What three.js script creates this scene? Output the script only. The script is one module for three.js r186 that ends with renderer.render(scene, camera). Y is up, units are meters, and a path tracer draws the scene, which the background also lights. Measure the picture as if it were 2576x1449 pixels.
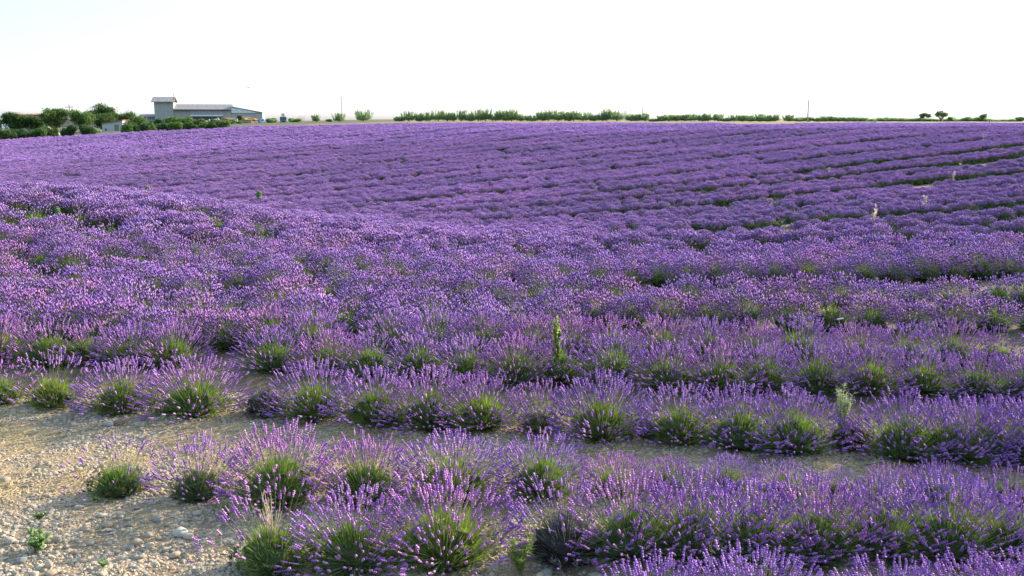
import * as THREE from 'three';
import { mergeGeometries } from 'three/addons/utils/BufferGeometryUtils.js';
import { SimplexNoise } from 'three/addons/math/SimplexNoise.js';

// ---------------------------------------------------------------- camera, sky, sun, exposure
const W = 2576, H = 1449, FPX = 2370, EYE = 2.9;                       // pixel frame used to read the photograph
const PITCH = Math.atan((724.5 - 292) / FPX);
const scene = new THREE.Scene();
const camera = new THREE.PerspectiveCamera(34, 16 / 9, 0.1, 20000);
camera.position.set(0, EYE, 0);
camera.rotation.set(-PITCH, 0, 0);
const renderer = new THREE.WebGLRenderer({ antialias: true });
renderer.toneMapping = THREE.LinearToneMapping;
renderer.toneMappingExposure = 2.45;
renderer.shadowMap.enabled = true;

const SUN = new THREE.Vector3(0.74, 0.345, -0.54).normalize();
{
  const w = 512, h = 256, data = new Float32Array(w * h * 4);
  for (let j = 0; j < h; j++) for (let i = 0; i < w; i++) {
    const el = ((j + 0.5) / h - 0.5) * Math.PI, az = ((i + 0.5) / w - 0.5) * 2 * Math.PI;
    const d = new THREE.Vector3(Math.cos(az) * Math.cos(el), Math.sin(el), Math.sin(az) * Math.cos(el));
    const c = (1 + d.dot(SUN)) / 2, e = Math.max(0, Math.sin(el));
    const glow = 1 + 1.5 * c * c * c + 0.9 * Math.pow(c, 14);
    const hor = [0.352 * glow, 0.354 * glow, 0.352 * glow], zen = [0.17 + 0.12 * c, 0.27 + 0.13 * c, 0.46 + 0.1 * c];
    const haze = Math.exp(-e * 2.1), blue = (1 - c) * Math.min(1, e * 9) * 0.46;
    const k = (j * w + i) * 4;
    data[k] = (hor[0] * haze + zen[0] * (1 - haze)) * (1 - blue * 0.75);
    data[k + 1] = (hor[1] * haze + zen[1] * (1 - haze)) * (1 + blue * 0.08);
    data[k + 2] = (hor[2] * haze + zen[2] * (1 - haze)) * (1 + blue * 0.5);
    if (el < -0.02) { const g = Math.min(1, (-el - 0.02) * 5); data[k] += (0.2 - data[k]) * g; data[k + 1] += (0.17 - data[k + 1]) * g; data[k + 2] += (0.16 - data[k + 2]) * g; }
    data[k + 3] = 1;
  }
  const sky = new THREE.DataTexture(data, w, h, THREE.RGBAFormat, THREE.FloatType);
  sky.mapping = THREE.EquirectangularReflectionMapping; sky.magFilter = sky.minFilter = THREE.LinearFilter; sky.needsUpdate = true;
  scene.background = sky; scene.environment = sky;
}
const sun = new THREE.DirectionalLight(new THREE.Color(1, 0.86, 0.67), 5);
sun.position.copy(SUN).multiplyScalar(300); sun.castShadow = true; sun.shadow.radius = 2;
sun.shadow.mapSize.set(4096, 4096);
Object.assign(sun.shadow.camera, { left: -160, right: 160, top: 120, bottom: -120, near: 1, far: 700 });
scene.add(sun, sun.target);

// ---------------------------------------------------------------- small helpers
let seed = 7;
function srand(s) { seed = s >>> 0; }
function rnd() { seed = (seed + 0x6D2B79F5) >>> 0; let t = seed; t = Math.imul(t ^ (t >>> 15), t | 1); t ^= t + Math.imul(t ^ (t >>> 7), t | 61); return ((t ^ (t >>> 14)) >>> 0) / 4294967296; }
const rr = (a, b) => a + (b - a) * rnd();
const gauss = () => (rnd() + rnd() + rnd() + rnd() - 2) * 0.87;
const clamp = (x, a, b) => Math.min(b, Math.max(a, x));
const smooth = (a, b, x) => { const t = clamp((x - a) / (b - a), 0, 1); return t * t * (3 - 2 * t); };
const noise = new SimplexNoise({ random: (() => { let s = 99; return () => { s = (s * 16807) % 2147483647; return s / 2147483647; }; })() });
const V = (x, y, z) => new THREE.Vector3(x, y, z);
const used = {};
function numbered(name) { const n = used[name] ?? 0; used[name] = n + 1; return n ? `${name}_${String(n).padStart(3, '0')}` : name; }
function tag(o, label, category, group, kind) { Object.assign(o.userData, { label, category }); if (group) o.userData.group = group; if (kind) o.userData.kind = kind; return o; }
function thing(name, label, category, pos, turn = 0, group) { const o = new THREE.Group(); o.name = numbered(name); o.position.copy(pos); o.rotation.y = turn; scene.add(o); return tag(o, label, category, group); }
function mesh(name, geo, mat, parent) { const m = new THREE.Mesh(geo, mat); m.name = parent === scene ? numbered(name) : name; m.castShadow = m.receiveShadow = true; parent.add(m); return m; }
const std = (r, g, b, o = {}) => new THREE.MeshStandardMaterial({ color: new THREE.Color().setRGB(r, g, b), roughness: 0.9, ...o });
const leafMat = (r, g, b, t = 0.35, o = {}) => new THREE.MeshPhysicalMaterial({ color: new THREE.Color().setRGB(r, g, b), roughness: 0.92, transmission: t, thickness: 0, specularIntensity: 0.25, side: THREE.DoubleSide, ...o });

// triangles with colour collected into one geometry
class Tris {
  constructor() { this.p = []; this.n = []; this.c = []; }
  tri(a, b, c, col, n) {
    if (!n) { n = V().subVectors(b, a).cross(V().subVectors(c, a)).normalize(); }
    for (const q of [a, b, c]) { this.p.push(q.x, q.y, q.z); this.n.push(n.x, n.y, n.z); this.c.push(col[0], col[1], col[2]); }
    return this;
  }
  quad(a, b, c, d, col, n) { this.tri(a, b, c, col, n); return this.tri(a, c, d, col, n); }
  tube(pts, radii, sides, col) {                                          // tapered tube
    let ring0 = null;
    for (let i = 0; i < pts.length; i++) {
      const t = V().subVectors(pts[Math.min(i + 1, pts.length - 1)], pts[Math.max(i - 1, 0)]).normalize();
      const s = Math.abs(t.y) > 0.9 ? V(1, 0, 0) : V(0, 1, 0), u = V().crossVectors(t, s).normalize(), w = V().crossVectors(t, u), ring = [];
      for (let k = 0; k < sides; k++) { const a = k / sides * 2 * Math.PI, d = V().addScaledVector(u, Math.cos(a)).addScaledVector(w, Math.sin(a)); ring.push([V().copy(pts[i]).addScaledVector(d, radii[i]), d]); }
      if (ring0) for (let k = 0; k < sides; k++) { const m = (k + 1) % sides, A = ring0[k], B = ring0[m], C = ring[m], D = ring[k]; this.vtri(A, C, B, col); this.vtri(A, D, C, col); }
      ring0 = ring;
    }
    return this;
  }
  vtri(A, B, C, col) { for (const [q, n] of [A, C, B]) { this.p.push(q.x, q.y, q.z); this.n.push(n.x, n.y, n.z); this.c.push(col[0], col[1], col[2]); } }
  add(o) { for (let i = 0; i < o.p.length; i++) { this.p.push(o.p[i]); this.n.push(o.n[i]); this.c.push(o.c[i]); } return this; }
  build() { const g = new THREE.BufferGeometry(); g.setAttribute('position', new THREE.Float32BufferAttribute(this.p, 3)); g.setAttribute('normal', new THREE.Float32BufferAttribute(this.n, 3)); g.setAttribute('color', new THREE.Float32BufferAttribute(this.c, 3)); return g; }
}
const box = (x0, x1, y0, y1, z0, z1) => { const g = new THREE.BoxGeometry(x1 - x0, y1 - y0, z1 - z0); g.translate((x0 + x1) / 2, (y0 + y1) / 2, (z0 + z1) / 2); return g; };
function prism(pts, z0, z1) { const s = new THREE.Shape(pts.map(([x, y]) => new THREE.Vector2(x, y))); const g = new THREE.ExtrudeGeometry(s, { depth: z1 - z0, bevelEnabled: false }); g.translate(0, 0, z0); return g; }

// ---------------------------------------------------------------- terrain
const PROFILE = [[-400, 0.3], [-30, 0.1], [0, 0], [15, -0.02], [19, -0.2], [24, -0.44], [29, -0.54], [34, -0.5], [42, -0.36], [50, -0.1], [58, 0.2], [71, 0.78], [82, 1.5], [94, 2.35], [105, 3.15], [120, 4.2], [700, 40]];
function profile(d) {
  let i = 0; while (i < PROFILE.length - 2 && d > PROFILE[i + 1][0]) i++;
  const m = (k) => k <= 0 || k >= PROFILE.length - 1 ? 0 : (PROFILE[k + 1][1] - PROFILE[k - 1][1]) / (PROFILE[k + 1][0] - PROFILE[k - 1][0]);
  const [x0, y0] = PROFILE[i], [x1, y1] = PROFILE[i + 1], h = x1 - x0, t = clamp((d - x0) / h, 0, 1), t2 = t * t, t3 = t2 * t;
  return (2 * t3 - 3 * t2 + 1) * y0 + (t3 - 2 * t2 + t) * h * m(i) + (-2 * t3 + 3 * t2) * y1 + (t3 - t2) * h * m(i + 1);
}
const EDGE = 105;                                                         // where the field ends
function ground(x, d) {                                                   // height at x, d metres ahead of the camera
  const q = clamp(d, -400, EDGE), cx = clamp(x, -220, 220);
  let y = profile(q) + (x < 0 ? 0.041 + 0.014 * smooth(45, 90, q) : 0.041) * smooth(10, 30, q) * cx * (d > EDGE ? clamp(EDGE / d, 0.4, 1) : 1);
  y += 1.62 * Math.exp(-(((x + 12.5) / 7.6) ** 2) - ((d - 23) / 6.4) ** 2);   // near rise on the left
  const plat = 1.8 - 0.9 * smooth(260, 900, Math.hypot(x, d)), k = 0.32;   // the hill levels off into a plateau
  y = plat - k * Math.log1p(Math.exp(clamp((plat - y) / k, -30, 30)));
  if (d > EDGE) y -= Math.min(d - EDGE, 200) * 0.0145 * smooth(0.24, 0.53, -x / d) + Math.min(d - EDGE, 150) * 0.002;   // beyond the field the left side falls away
  const far = Math.hypot(x, d);
  if (far > 700) y -= (far - 700) * 0.012;
  y += 0.06 * noise.noise(x * 0.11, d * 0.11) * smooth(3, 20, far);
  if (far < 14) y += 0.018 * noise.noise(x * 1.3, d * 1.3) + 0.008 * noise.noise(x * 4.1, d * 4.1);
  return y;
}
const dirOf = (u, v) => {                                                  // (sideways, up) per metre ahead for a place in the photograph
  const a = (u - W / 2) / FPX, b = -(v - H / 2) / FPX, c = Math.cos(PITCH), s = Math.sin(PITCH), f = c + b * s;
  return [a / f, (b * c - s) / f];
};
function hit(u, v) { const [a, b] = dirOf(u, v); let d = 1; while (d < 400 && EYE + b * d > ground(a * d, d)) d += d < 20 ? 0.02 : d * 0.003; return [a * d, d]; }
const at = (u, v, d) => { const [a, b] = dirOf(u, v); return V(a * d, EYE + b * d, -d); };
const onGround = (u, d, v = 305) => { const x = dirOf(u, v)[0] * d; return V(x, ground(x, d), -d); };
function project(x, y, d) { const c = Math.cos(PITCH), s = Math.sin(PITCH), yy = y - EYE, f = d * c - yy * s, up = yy * c + d * s; return [W / 2 + FPX * x / f, H / 2 - FPX * up / f]; }
// rows: the row with number d0 runs through (x, d0 + offset); it bends with the slope of the field
const BEND_L = [[4, 0], [6.9, -0.02], [8.2, -0.17], [11.5, -0.11], [15.6, -0.02], [22, 0.12], [36, 0.45], [58, 0.72], [400, 0.8]];
const BEND_R = [[4, 0], [6.9, -0.02], [8.2, -0.17], [11.5, -0.1], [15.6, 0.07], [20, 0.24], [25, 0.4], [36, 0.62], [58, 0.78], [400, 0.85]];
function lerpTable(T, d) { let i = 0; while (i < T.length - 2 && d > T[i + 1][0]) i++; const t = clamp((d - T[i][0]) / (T[i + 1][0] - T[i][0]), 0, 1); return T[i][1] + (T[i + 1][1] - T[i][1]) * t; }
const rowOffset = (d0, x) => { const l = lerpTable(BEND_L, d0), r = lerpTable(BEND_R, d0); return l * x + (r - l) * (x + Math.sqrt(x * x + 9) - 3) / 2; };
function rowOf(x, d) { let r = d; for (let i = 0; i < 60; i++) r += 0.5 * (d - rowOffset(r, x) - r); return r; }
const fieldEnd = (x) => x > 22 && x < 31 ? 91 : EDGE;

// ---------------------------------------------------------------- ground: one sheet to the horizon
function soilTexture() {
  const n = 1024, col = new Uint8Array(n * n * 4), bmp = new Uint8Array(n * n * 4), per = (x, y, f, o) => {           // tiles: noise on two circles
    const a = x / n * 2 * Math.PI, b = y / n * 2 * Math.PI, r = f / (2 * Math.PI);
    return noise.noise4d(Math.cos(a) * r + o, Math.sin(a) * r, Math.cos(b) * r, Math.sin(b) * r + o);
  };
  const stones = []; srand(311);
  const cell = 12, m = Math.floor(n / cell);
  for (let k = 0; k < m * m; k++) stones.push([rnd(), rnd(), rr(0.18, 0.55), rr(0.5, 1), rnd(), rnd()]);
  for (let y = 0; y < n; y++) for (let x = 0; x < n; x++) {
    const big = per(x, y, 5, 3), mid = per(x, y, 22, 9), fine = per(x, y, 110, 17);
    let v = 0.78 + 0.1 * big + 0.1 * mid + 0.13 * fine, hgt = 0.3 + 0.1 * mid + 0.12 * fine, warm = 0.5 + 0.4 * mid;
    let best = null; const cx = Math.floor(x / cell), cy = Math.floor(y / cell);
    for (let j = -1; j <= 1; j++) for (let i = -1; i <= 1; i++) {
      const gx = (cx + i + m) % m, gy = (cy + j + m) % m, s = stones[gy * m + gx]; if (s[4] < 0.35 || cx + i >= m || cy + j >= m) continue;
      const dx = x / cell - (cx + i + s[0]), dy = (y / cell - (cy + j + s[1])) / s[3], q = Math.hypot(dx, dy) / s[2];
      if (q < 1) best = [q, s];
    }
    if (best) { const h2 = Math.sqrt(1 - best[0] * best[0]); hgt = 0.45 + 0.5 * h2; v = 0.84 + 0.3 * (best[1][5] - 0.35); warm = best[1][5]; }
    const k = (y * n + x) * 4;
    col[k] = clamp(v * 255 * (0.97 + 0.03 * warm), 0, 255); col[k + 1] = clamp(v * 255 * (0.94), 0, 255); col[k + 2] = clamp(v * 255 * (0.93 - 0.1 * warm), 0, 255); col[k + 3] = 255;
    bmp[k] = bmp[k + 1] = bmp[k + 2] = clamp(hgt * 255, 0, 255); bmp[k + 3] = 255;
  }
  const T = (d, srgb) => { const t = new THREE.DataTexture(d, n, n); t.wrapS = t.wrapT = THREE.RepeatWrapping; t.magFilter = THREE.LinearFilter; if (srgb) t.colorSpace = THREE.SRGBColorSpace; t.needsUpdate = true; return t; };
  return [T(col, true), T(bmp, false)];
}
const [soilMap, soilBump] = soilTexture();
{
  const xs = [], ds = [];
  const span = (arr, a, b, step) => { for (let x = a; x < b - 1e-6; x += step) arr.push(x); };
  span(xs, -8000, -1000, 1000); span(xs, -1000, -260, 74); span(xs, -260, -60, 8); span(xs, -60, -14, 1.6); span(xs, -14, -5, 0.3); span(xs, -5, 6.5, 0.06); span(xs, 6.5, 14, 0.3); span(xs, 14, 60, 1.6); span(xs, 60, 260, 8); span(xs, 260, 1000, 74); span(xs, 1000, 8001, 1000);
  span(ds, -300, -20, 40); span(ds, -20, 4, 1); span(ds, 4, 9.6, 0.055); span(ds, 9.6, 18, 0.35); span(ds, 18, 70, 1.2); span(ds, 70, 300, 3); span(ds, 300, 1000, 35); span(ds, 1000, 8001, 500);
  const p = [], c = [], uv = [], ix = [], nx = xs.length;
  for (const d of ds) for (const x of xs) {
    p.push(x, ground(x, d), -d); uv.push(x / 2.6, d / 2.6);
    const r = Math.hypot(x, d), n1 = noise.noise(x * 0.7, d * 0.7), n2 = noise.noise(x * 2.3 + 9, d * 2.3);
    const dry = smooth(0.1, 0.9, n1 * 0.6 + n2 * 0.4 + (d > 6.9 && d < 8.6 ? 0.35 : 0));            // trodden straw-coloured patches on the track
    let a = [0.45 + 0.06 * dry, 0.365 + 0.04 * dry, 0.262 - 0.015 * dry];
    const inField = smooth(8.2, 9.2, d > 40 ? d : rowOf(x, clamp(d, 0, 60))) * (d < fieldEnd(x) ? 1 : 0);
    const soil = [0.2 + 0.03 * n1, 0.155 + 0.02 * n1, 0.1], grassy = [0.33 + 0.06 * n1, 0.285 + 0.04 * n1, 0.13];
    a = a.map((q, k) => q + (soil[k] - q) * inField);
    const out = d > fieldEnd(x) ? 1 : smooth(300, 500, r), lush = d > 95 ? smooth(-22, -40, x) : 0; grassy.forEach((q, k) => { grassy[k] += ([0.13, 0.155, 0.06][k] - q) * lush; }); a = a.map((q, k) => q + (grassy[k] - q) * out);
    c.push(...a);
  }
  for (let j = 0; j < ds.length - 1; j++) for (let i = 0; i < nx - 1; i++) { const k = j * nx + i; ix.push(k, k + 1, k + nx, k + 1, k + nx + 1, k + nx); }
  const g = new THREE.BufferGeometry(); g.setIndex(ix);
  g.setAttribute('position', new THREE.Float32BufferAttribute(p, 3)); g.setAttribute('color', new THREE.Float32BufferAttribute(c, 3)); g.setAttribute('uv', new THREE.Float32BufferAttribute(uv, 2)); g.computeVertexNormals();
  const m = mesh('ground', g, new THREE.MeshStandardMaterial({ vertexColors: true, map: soilMap, bumpMap: soilBump, bumpScale: 0.012, roughness: 0.97 }), scene);
  m.userData.kind = 'structure'; m.userData.label = 'stony brown farm soil sloping up to a low hill';
}

// ---------------------------------------------------------------- lavender
const PURPLES = [[0.40, 0.19, 0.56], [0.34, 0.152, 0.51], [0.46, 0.23, 0.59], [0.28, 0.13, 0.46], [0.53, 0.285, 0.60]];
const pick = (a) => a[Math.floor(rnd() * a.length)];
const vary = (c, s) => { const k = 1 + s * gauss(); return [c[0] * k * (1 + 0.4 * s * gauss()), c[1] * k, c[2] * k * (1 + 0.4 * s * gauss())]; };
function perp(d) { const a = V(rnd() - 0.5, rnd() - 0.5, rnd() - 0.5); return a.addScaledVector(d, -a.dot(d)).normalize(); }
function dome(maxTheta, topBias) {                                          // a direction on a dome, denser at the top for larger topBias
  const th = maxTheta * Math.pow(rnd(), topBias), ph = rnd() * 2 * Math.PI;
  return V(Math.sin(th) * Math.cos(ph), Math.cos(th), Math.sin(th) * Math.sin(ph));
}
function blade(T, b, d, len, w, col, bow, cut) {                             // a narrow leaf or stem
  const s = perp(d).multiplyScalar(w), up = V(0, bow * len, 0), n = V().crossVectors(s, d).normalize();
  const m = V().copy(b).addScaledVector(d, len * 0.55).addScaledVector(up, 0.4), t = V().copy(b).addScaledVector(d, len).add(up);
  const p = (q, k) => V().copy(q).addScaledVector(s, k);
  T.quad(p(b, -1), p(b, 1), p(m, 0.9), p(m, -0.9), col, n);
  if (cut) T.quad(p(m, -0.9), p(m, 0.9), p(t, 0.7), p(t, -0.7), col, n); else T.tri(p(m, -0.9), p(m, 0.9), t, col, n);
  return [m, t];
}
function spike(T, p, d, len, r, lod, base) {                                 // one flower head
  const u = perp(d), w = V().crossVectors(d, u), P = (t, a, q) => V().copy(p).addScaledVector(d, t * len).addScaledVector(u, Math.cos(a) * q).addScaledVector(w, Math.sin(a) * q);
  if (lod === 0) {                                                           // whorls of florets
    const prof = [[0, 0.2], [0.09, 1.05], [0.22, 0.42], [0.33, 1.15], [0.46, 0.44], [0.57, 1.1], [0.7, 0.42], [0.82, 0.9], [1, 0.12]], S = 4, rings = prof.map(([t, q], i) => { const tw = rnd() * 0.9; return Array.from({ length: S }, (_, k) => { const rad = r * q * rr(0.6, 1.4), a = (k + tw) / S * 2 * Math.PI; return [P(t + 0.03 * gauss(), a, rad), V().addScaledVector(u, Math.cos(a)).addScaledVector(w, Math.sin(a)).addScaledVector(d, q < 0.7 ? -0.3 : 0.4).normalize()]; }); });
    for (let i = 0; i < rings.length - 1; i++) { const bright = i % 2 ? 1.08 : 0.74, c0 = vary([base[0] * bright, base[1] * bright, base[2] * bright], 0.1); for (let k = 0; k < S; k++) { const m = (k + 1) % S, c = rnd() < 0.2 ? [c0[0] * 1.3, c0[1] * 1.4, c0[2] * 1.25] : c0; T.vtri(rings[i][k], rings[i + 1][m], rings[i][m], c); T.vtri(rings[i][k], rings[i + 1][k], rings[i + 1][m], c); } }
    if (rnd() < 0.35) spike(T, V().copy(p).addScaledVector(d, -len * rr(0.35, 0.6)), d, len * 0.2, r * 0.8, 2, base);       // a lower whorl on its own
  } else {
    const S = lod === 1 ? 4 : 3, prof = lod === 1 ? [[0.2, 1], [0.66, 0.8]] : [[0.35, 1]], a0 = rnd() * 6;
    const ring = prof.map(([t, q]) => Array.from({ length: S }, (_, k) => P(t, a0 + k / S * 2 * Math.PI, r * q * rr(0.75, 1.25))));
    const lo = P(-0.03, 0, 0), hi = P(1, 0, 0), nn = (q) => V().subVectors(q, V().copy(p).addScaledVector(d, len * 0.5)).normalize();
    const tr = (a, b, c, col) => T.vtri([a, nn(a)], [b, nn(b)], [c, nn(c)], col);
    for (let k = 0; k < S; k++) { const m = (k + 1) % S, c = vary(base, 0.14); tr(lo, ring[0][k], ring[0][m], c); for (let i = 0; i < ring.length - 1; i++) { tr(ring[i][k], ring[i + 1][m], ring[i][m], c); tr(ring[i][k], ring[i + 1][k], ring[i + 1][m], c); } tr(ring[ring.length - 1][k], hi, ring[ring.length - 1][m], c); }
  }
}
// returns {leaves, stems, flowers} as Tris; a bush about 0.95 m across the flowers and 0.52 m high
function makeBush(s, o) {
  srand(s);
  const { lod = 0, spikes = 240, blades = 900, mound = 0.305, reach = 0.455, grey = 0, lean = [0, 0], side = 1.5, bias = 0.7, dead = 0, dry = 0, wide = 1 } = o;
  const L = new Tris(), S = new Tris(), F = new Tris();
  const greens = grey ? [[0.115, 0.135, 0.075], [0.15, 0.15, 0.10], [0.10, 0.12, 0.07]] : [[0.175, 0.305, 0.036], [0.225, 0.36, 0.045], [0.13, 0.235, 0.036], [0.29, 0.39, 0.06]];
  const deads = [[0.2, 0.175, 0.15], [0.30, 0.275, 0.26], [0.14, 0.115, 0.095], [0.36, 0.335, 0.325]];
  // dark core that closes the bush; inner shade is put into its colour
  const heart = new THREE.IcosahedronGeometry(1, lod < 2 ? 2 : 1), hp = heart.attributes.position, coreShade = dead > 0.5 ? [0.05, 0.042, 0.036] : [0.065, 0.09, 0.026];
  const hk = lod > 1 ? 1.25 : 1.08, hv = []; for (let i = 0; i < hp.count; i++) { const q = V().fromBufferAttribute(hp, i), k = 0.74 + 0.22 * noise.noise3d(q.x * 2 + s, q.y * 2, q.z * 2); hv.push(V(q.x * mound * 0.78 * k * wide * hk, Math.max(-0.02, mound * 0.36 + q.y * mound * 0.52 * k * hk), q.z * mound * 0.78 * k * hk)); }
  for (let i = 0; i < hv.length; i += 3) L.tri(hv[i], hv[i + 1], hv[i + 2], coreShade);
  const bw = lod === 0 ? 0.0019 : lod === 1 ? 0.0042 : lod === 2 ? 0.011 : 0.024;
  for (let i = 0; i < blades; i++) {                                          // fine leafy shoots filling a rounded mound
    const d = dome(1.62, 0.66), fill = Math.pow(rnd(), 0.42), lump = 0.86 + 0.22 * noise.noise3d(d.x * 2.6 + s, d.y * 2.6, d.z * 2.6);
    const hs = 1.05, b = V(d.x * mound * fill * 0.72 * lump * wide, 0.02 + Math.max(0, d.y) * mound * fill * 0.78 * hs * lump, d.z * mound * fill * 0.72 * lump);
    const isDead = rnd() < dead && (dead > 0.9 || d.x * (s % 2 ? 1 : -1) > -0.15), col = vary(isDead ? pick(deads) : rnd() < dry ? [0.36, 0.29, 0.13] : pick(greens), 0.16);
    const q = V(d.x * 0.9 + lean[0] + 0.24 * gauss(), Math.max(0.02, d.y) * 0.9 + 0.28, d.z * 0.9 + lean[1] + 0.24 * gauss()).normalize();
    blade(L, b, q, mound * rr(0.17, 0.42) * (lod > 1 ? 1.25 : 1), bw * rr(0.7, 1.3), col, rr(0, 0.16));
  }
  if (lod === 0) for (let i = 0; i < 55; i++) {                               // short grey leaf tufts low on the flanks
    const a = rnd() * 6.28, q = V(Math.cos(a) * mound * rr(0.72, 0.98) * wide, mound * rr(0.08, 0.6), Math.sin(a) * mound * rr(0.72, 0.98)), c = vary(dead > 0.5 ? [0.30, 0.28, 0.27] : [0.12, 0.15, 0.085], 0.2);
    for (let k = 0; k < 9; k++) { const d = dome(1.5, 0.8); d.x += Math.cos(a) * 0.7; d.z += Math.sin(a) * 0.7; blade(L, q, d.normalize(), rr(0.025, 0.05), 0.003, c, 0.1); }
  }
  const r0 = lod === 0 ? 0.0074 : lod === 1 ? 0.0078 : lod === 2 ? 0.0125 : 0.026;
  for (let i = 0; i < spikes; i++) {
    const d = dome(side, bias); if (d.y < -0.02) d.y = rr(-0.02, 0.1);
    const low = 1 - clamp(d.y, 0, 1); d.x += lean[0] + 0.1 * gauss(); d.z += lean[1] + 0.1 * gauss(); d.x *= wide; d.normalize();
    const len = reach * rr(0.74, 1.06) * (1 - 0.2 * low), b = V(d.x * 0.06, 0.05, d.z * 0.06), bow = rr(-0.06, 0.1) * (0.4 + low);
    const stem = rnd() < 0.3 ? [0.2, 0.24, 0.1] : [0.15, 0.2, 0.07];
    let m, t;
    if (lod < 3) [m, t] = blade(S, b, d, len, lod === 0 ? 0.0013 : lod === 1 ? 0.0015 : 0.003, vary(stem, 0.15), bow, true);
    else { t = V().copy(b).addScaledVector(d, len); m = b; }
    const sd = V().subVectors(t, m).normalize().add(V(0.12 * gauss(), 0.22, 0.12 * gauss())).normalize();
    spike(F, t, sd, (lod < 2 ? rr(0.036, 0.066) : lod === 2 ? rr(0.055, 0.08) : rr(0.07, 0.11)), r0 * rr(0.8, 1.2), lod === 3 ? 2 : lod, vary(pick(PURPLES).map((z, k) => z * (lod === 0 ? [0.9, 0.86, 0.88][k] : lod === 1 ? 1 : [1.2, 1.44, 1.28][k])), 0.08));  // far heads turn paler and greyer: haze put into their colour
  }
  return { L, S, F };
}
const mFoliage = leafMat(1, 1, 1, 0.42, { vertexColors: true }), mStem = leafMat(1, 1, 1, 0.3, { vertexColors: true }), mFlower = leafMat(1, 1, 1, 0.15, { vertexColors: true });
const hue = (base, r, g, b) => { const m = base.clone(); m.color.setRGB(r, g, b); return m; };
const flowerTints = [mFlower, hue(mFlower, 1.13, 1.06, 1.0), hue(mFlower, 0.88, 0.92, 1.0), hue(mFlower, 1.02, 1.1, 1.1)];
const leafTints = [mFoliage, hue(mFoliage, 0.85, 0.86, 0.95), hue(mFoliage, 1.18, 1.08, 0.9)];
function prototype(s, o) {
  const b = makeBush(s, o), g = new THREE.Group();
  mesh('foliage', b.L.build(), mFoliage, g);
  if (b.S.p.length) { mesh('flower_stems', b.S.build(), mStem, g).userData.kind = 'stuff'; mesh('flower_spikes', b.F.build(), mFlower, g).userData.kind = 'stuff'; }
  return g;
}
const near = {
  full: [1, 2, 3, 4, 5].map((k) => prototype(40 + k, { spikes: 390, blades: 2900 })),
  rich: [1, 2, 3, 4].map((k) => prototype(60 + k, { spikes: 510, blades: 2500, bias: 0.66 })),
  sparse: [prototype(71, { spikes: 70, blades: 2300, dry: 0.14, mound: 0.265 }), prototype(72, { spikes: 110, blades: 2300, dry: 0.1, mound: 0.26 })],
  grey: [prototype(81, { spikes: 170, blades: 2400, grey: 1 }), prototype(82, { spikes: 260, blades: 2200, grey: 1, mound: 0.24 })],
  half: [prototype(91, { spikes: 120, blades: 2600, grey: 1, dead: 0.8, bias: 0.6, side: 1.3 }), prototype(92, { spikes: 100, blades: 2600, grey: 1, dead: 0.85, bias: 0.6, side: 1.3 })],
  dead: [prototype(101, { spikes: 0, blades: 3400, grey: 1, dead: 1, mound: 0.27 })],
};
near.green = [prototype(121, { spikes: 170, blades: 2600, mound: 0.33 }), prototype(122, { spikes: 210, blades: 2600, mound: 0.325 })];
const mid = {
  full: [1, 2, 3, 4, 5].map((k) => prototype(140 + k, { lod: 1, spikes: 430, blades: 800, side: 1.2, mound: 0.295 })),
  rich: [1, 2, 3, 4].map((k) => prototype(160 + k, { lod: 1, spikes: 520, blades: 600, bias: 0.62, side: 1.2, mound: 0.29 })),
  green: [1, 2, 3].map((k) => prototype(170 + k, { lod: 1, spikes: 170, blades: 1100, mound: 0.335 })),
};
function placeBush(protos, x, d, size, label, group, turn = rnd() * 6.28) {
  const o = protos[Math.floor(rnd() * protos.length)].clone();
  o.name = numbered('lavender_bush'); o.userData = {};
  o.position.set(x, ground(x, d) - 0.015, -d); o.rotation.set(0.07 * gauss(), turn, 0.07 * gauss()); o.scale.set(size * rr(0.94, 1.16), size * rr(0.9, 1.06), size * rr(0.94, 1.12)); scene.add(o);
  const ft = pick(flowerTints), lt = pick(leafTints);
  o.children.forEach((c) => { if (c.name === 'flower_spikes') c.material = ft; else if (c.name === 'foliage') c.material = lt; });
  return tag(o, label, 'lavender bush', group);
}
const ORD = ['first', 'second', 'third', 'fourth', 'fifth', 'sixth', 'seventh', 'eighth', 'ninth', 'tenth', 'eleventh', 'twelfth', 'thirteenth', 'fourteenth', 'fifteenth', 'sixteenth', 'seventeenth', 'eighteenth', 'nineteenth', 'twentieth']; for (let k = 0; k < 30; k++) ORD.push((k < 10 ? 'twenty-' : k < 20 ? 'thirty-' : 'forty-') + ['first', 'second', 'third', 'fourth', 'fifth', 'sixth', 'seventh', 'eighth', 'ninth', 'tenth'][k % 10]); ORD[29] = 'thirtieth'; ORD[39] = 'fortieth'; ORD[49] = 'fiftieth';
const bushSpots = [];                                                        // for keeping gravel and stones out of the bushes
const LOOK = { full: 'green-hearted purple', rich: 'dense purple', sparse: 'sparse', grey: 'grey-green', half: 'half-dead brown', dead: 'dead grey leafless' };
let shownBushes = 0;
function frontRow(list, where, group) {
  list.forEach(([u, v, size, kind], i) => {
    const [x, d] = hit(u, v - 4);
    placeBush(near[kind], x, d, size, `${LOOK[kind]} lavender bush, ${ORD[i]} from the left in ${where}`, group);
    bushSpots.push([x, d, size, kind]); shownBushes++;
  });
}
srand(501);
frontRow([[1660, 1640, 1.0, 'rich'], [1900, 1630, 1.06, 'rich'], [2255, 1645, 0.98, 'rich'], [2470, 1640, 1.05, 'rich'], [2660, 1640, 1, 'rich']], 'the row cut by the bottom edge', 'lavender bushes cut by the bottom edge');
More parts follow.
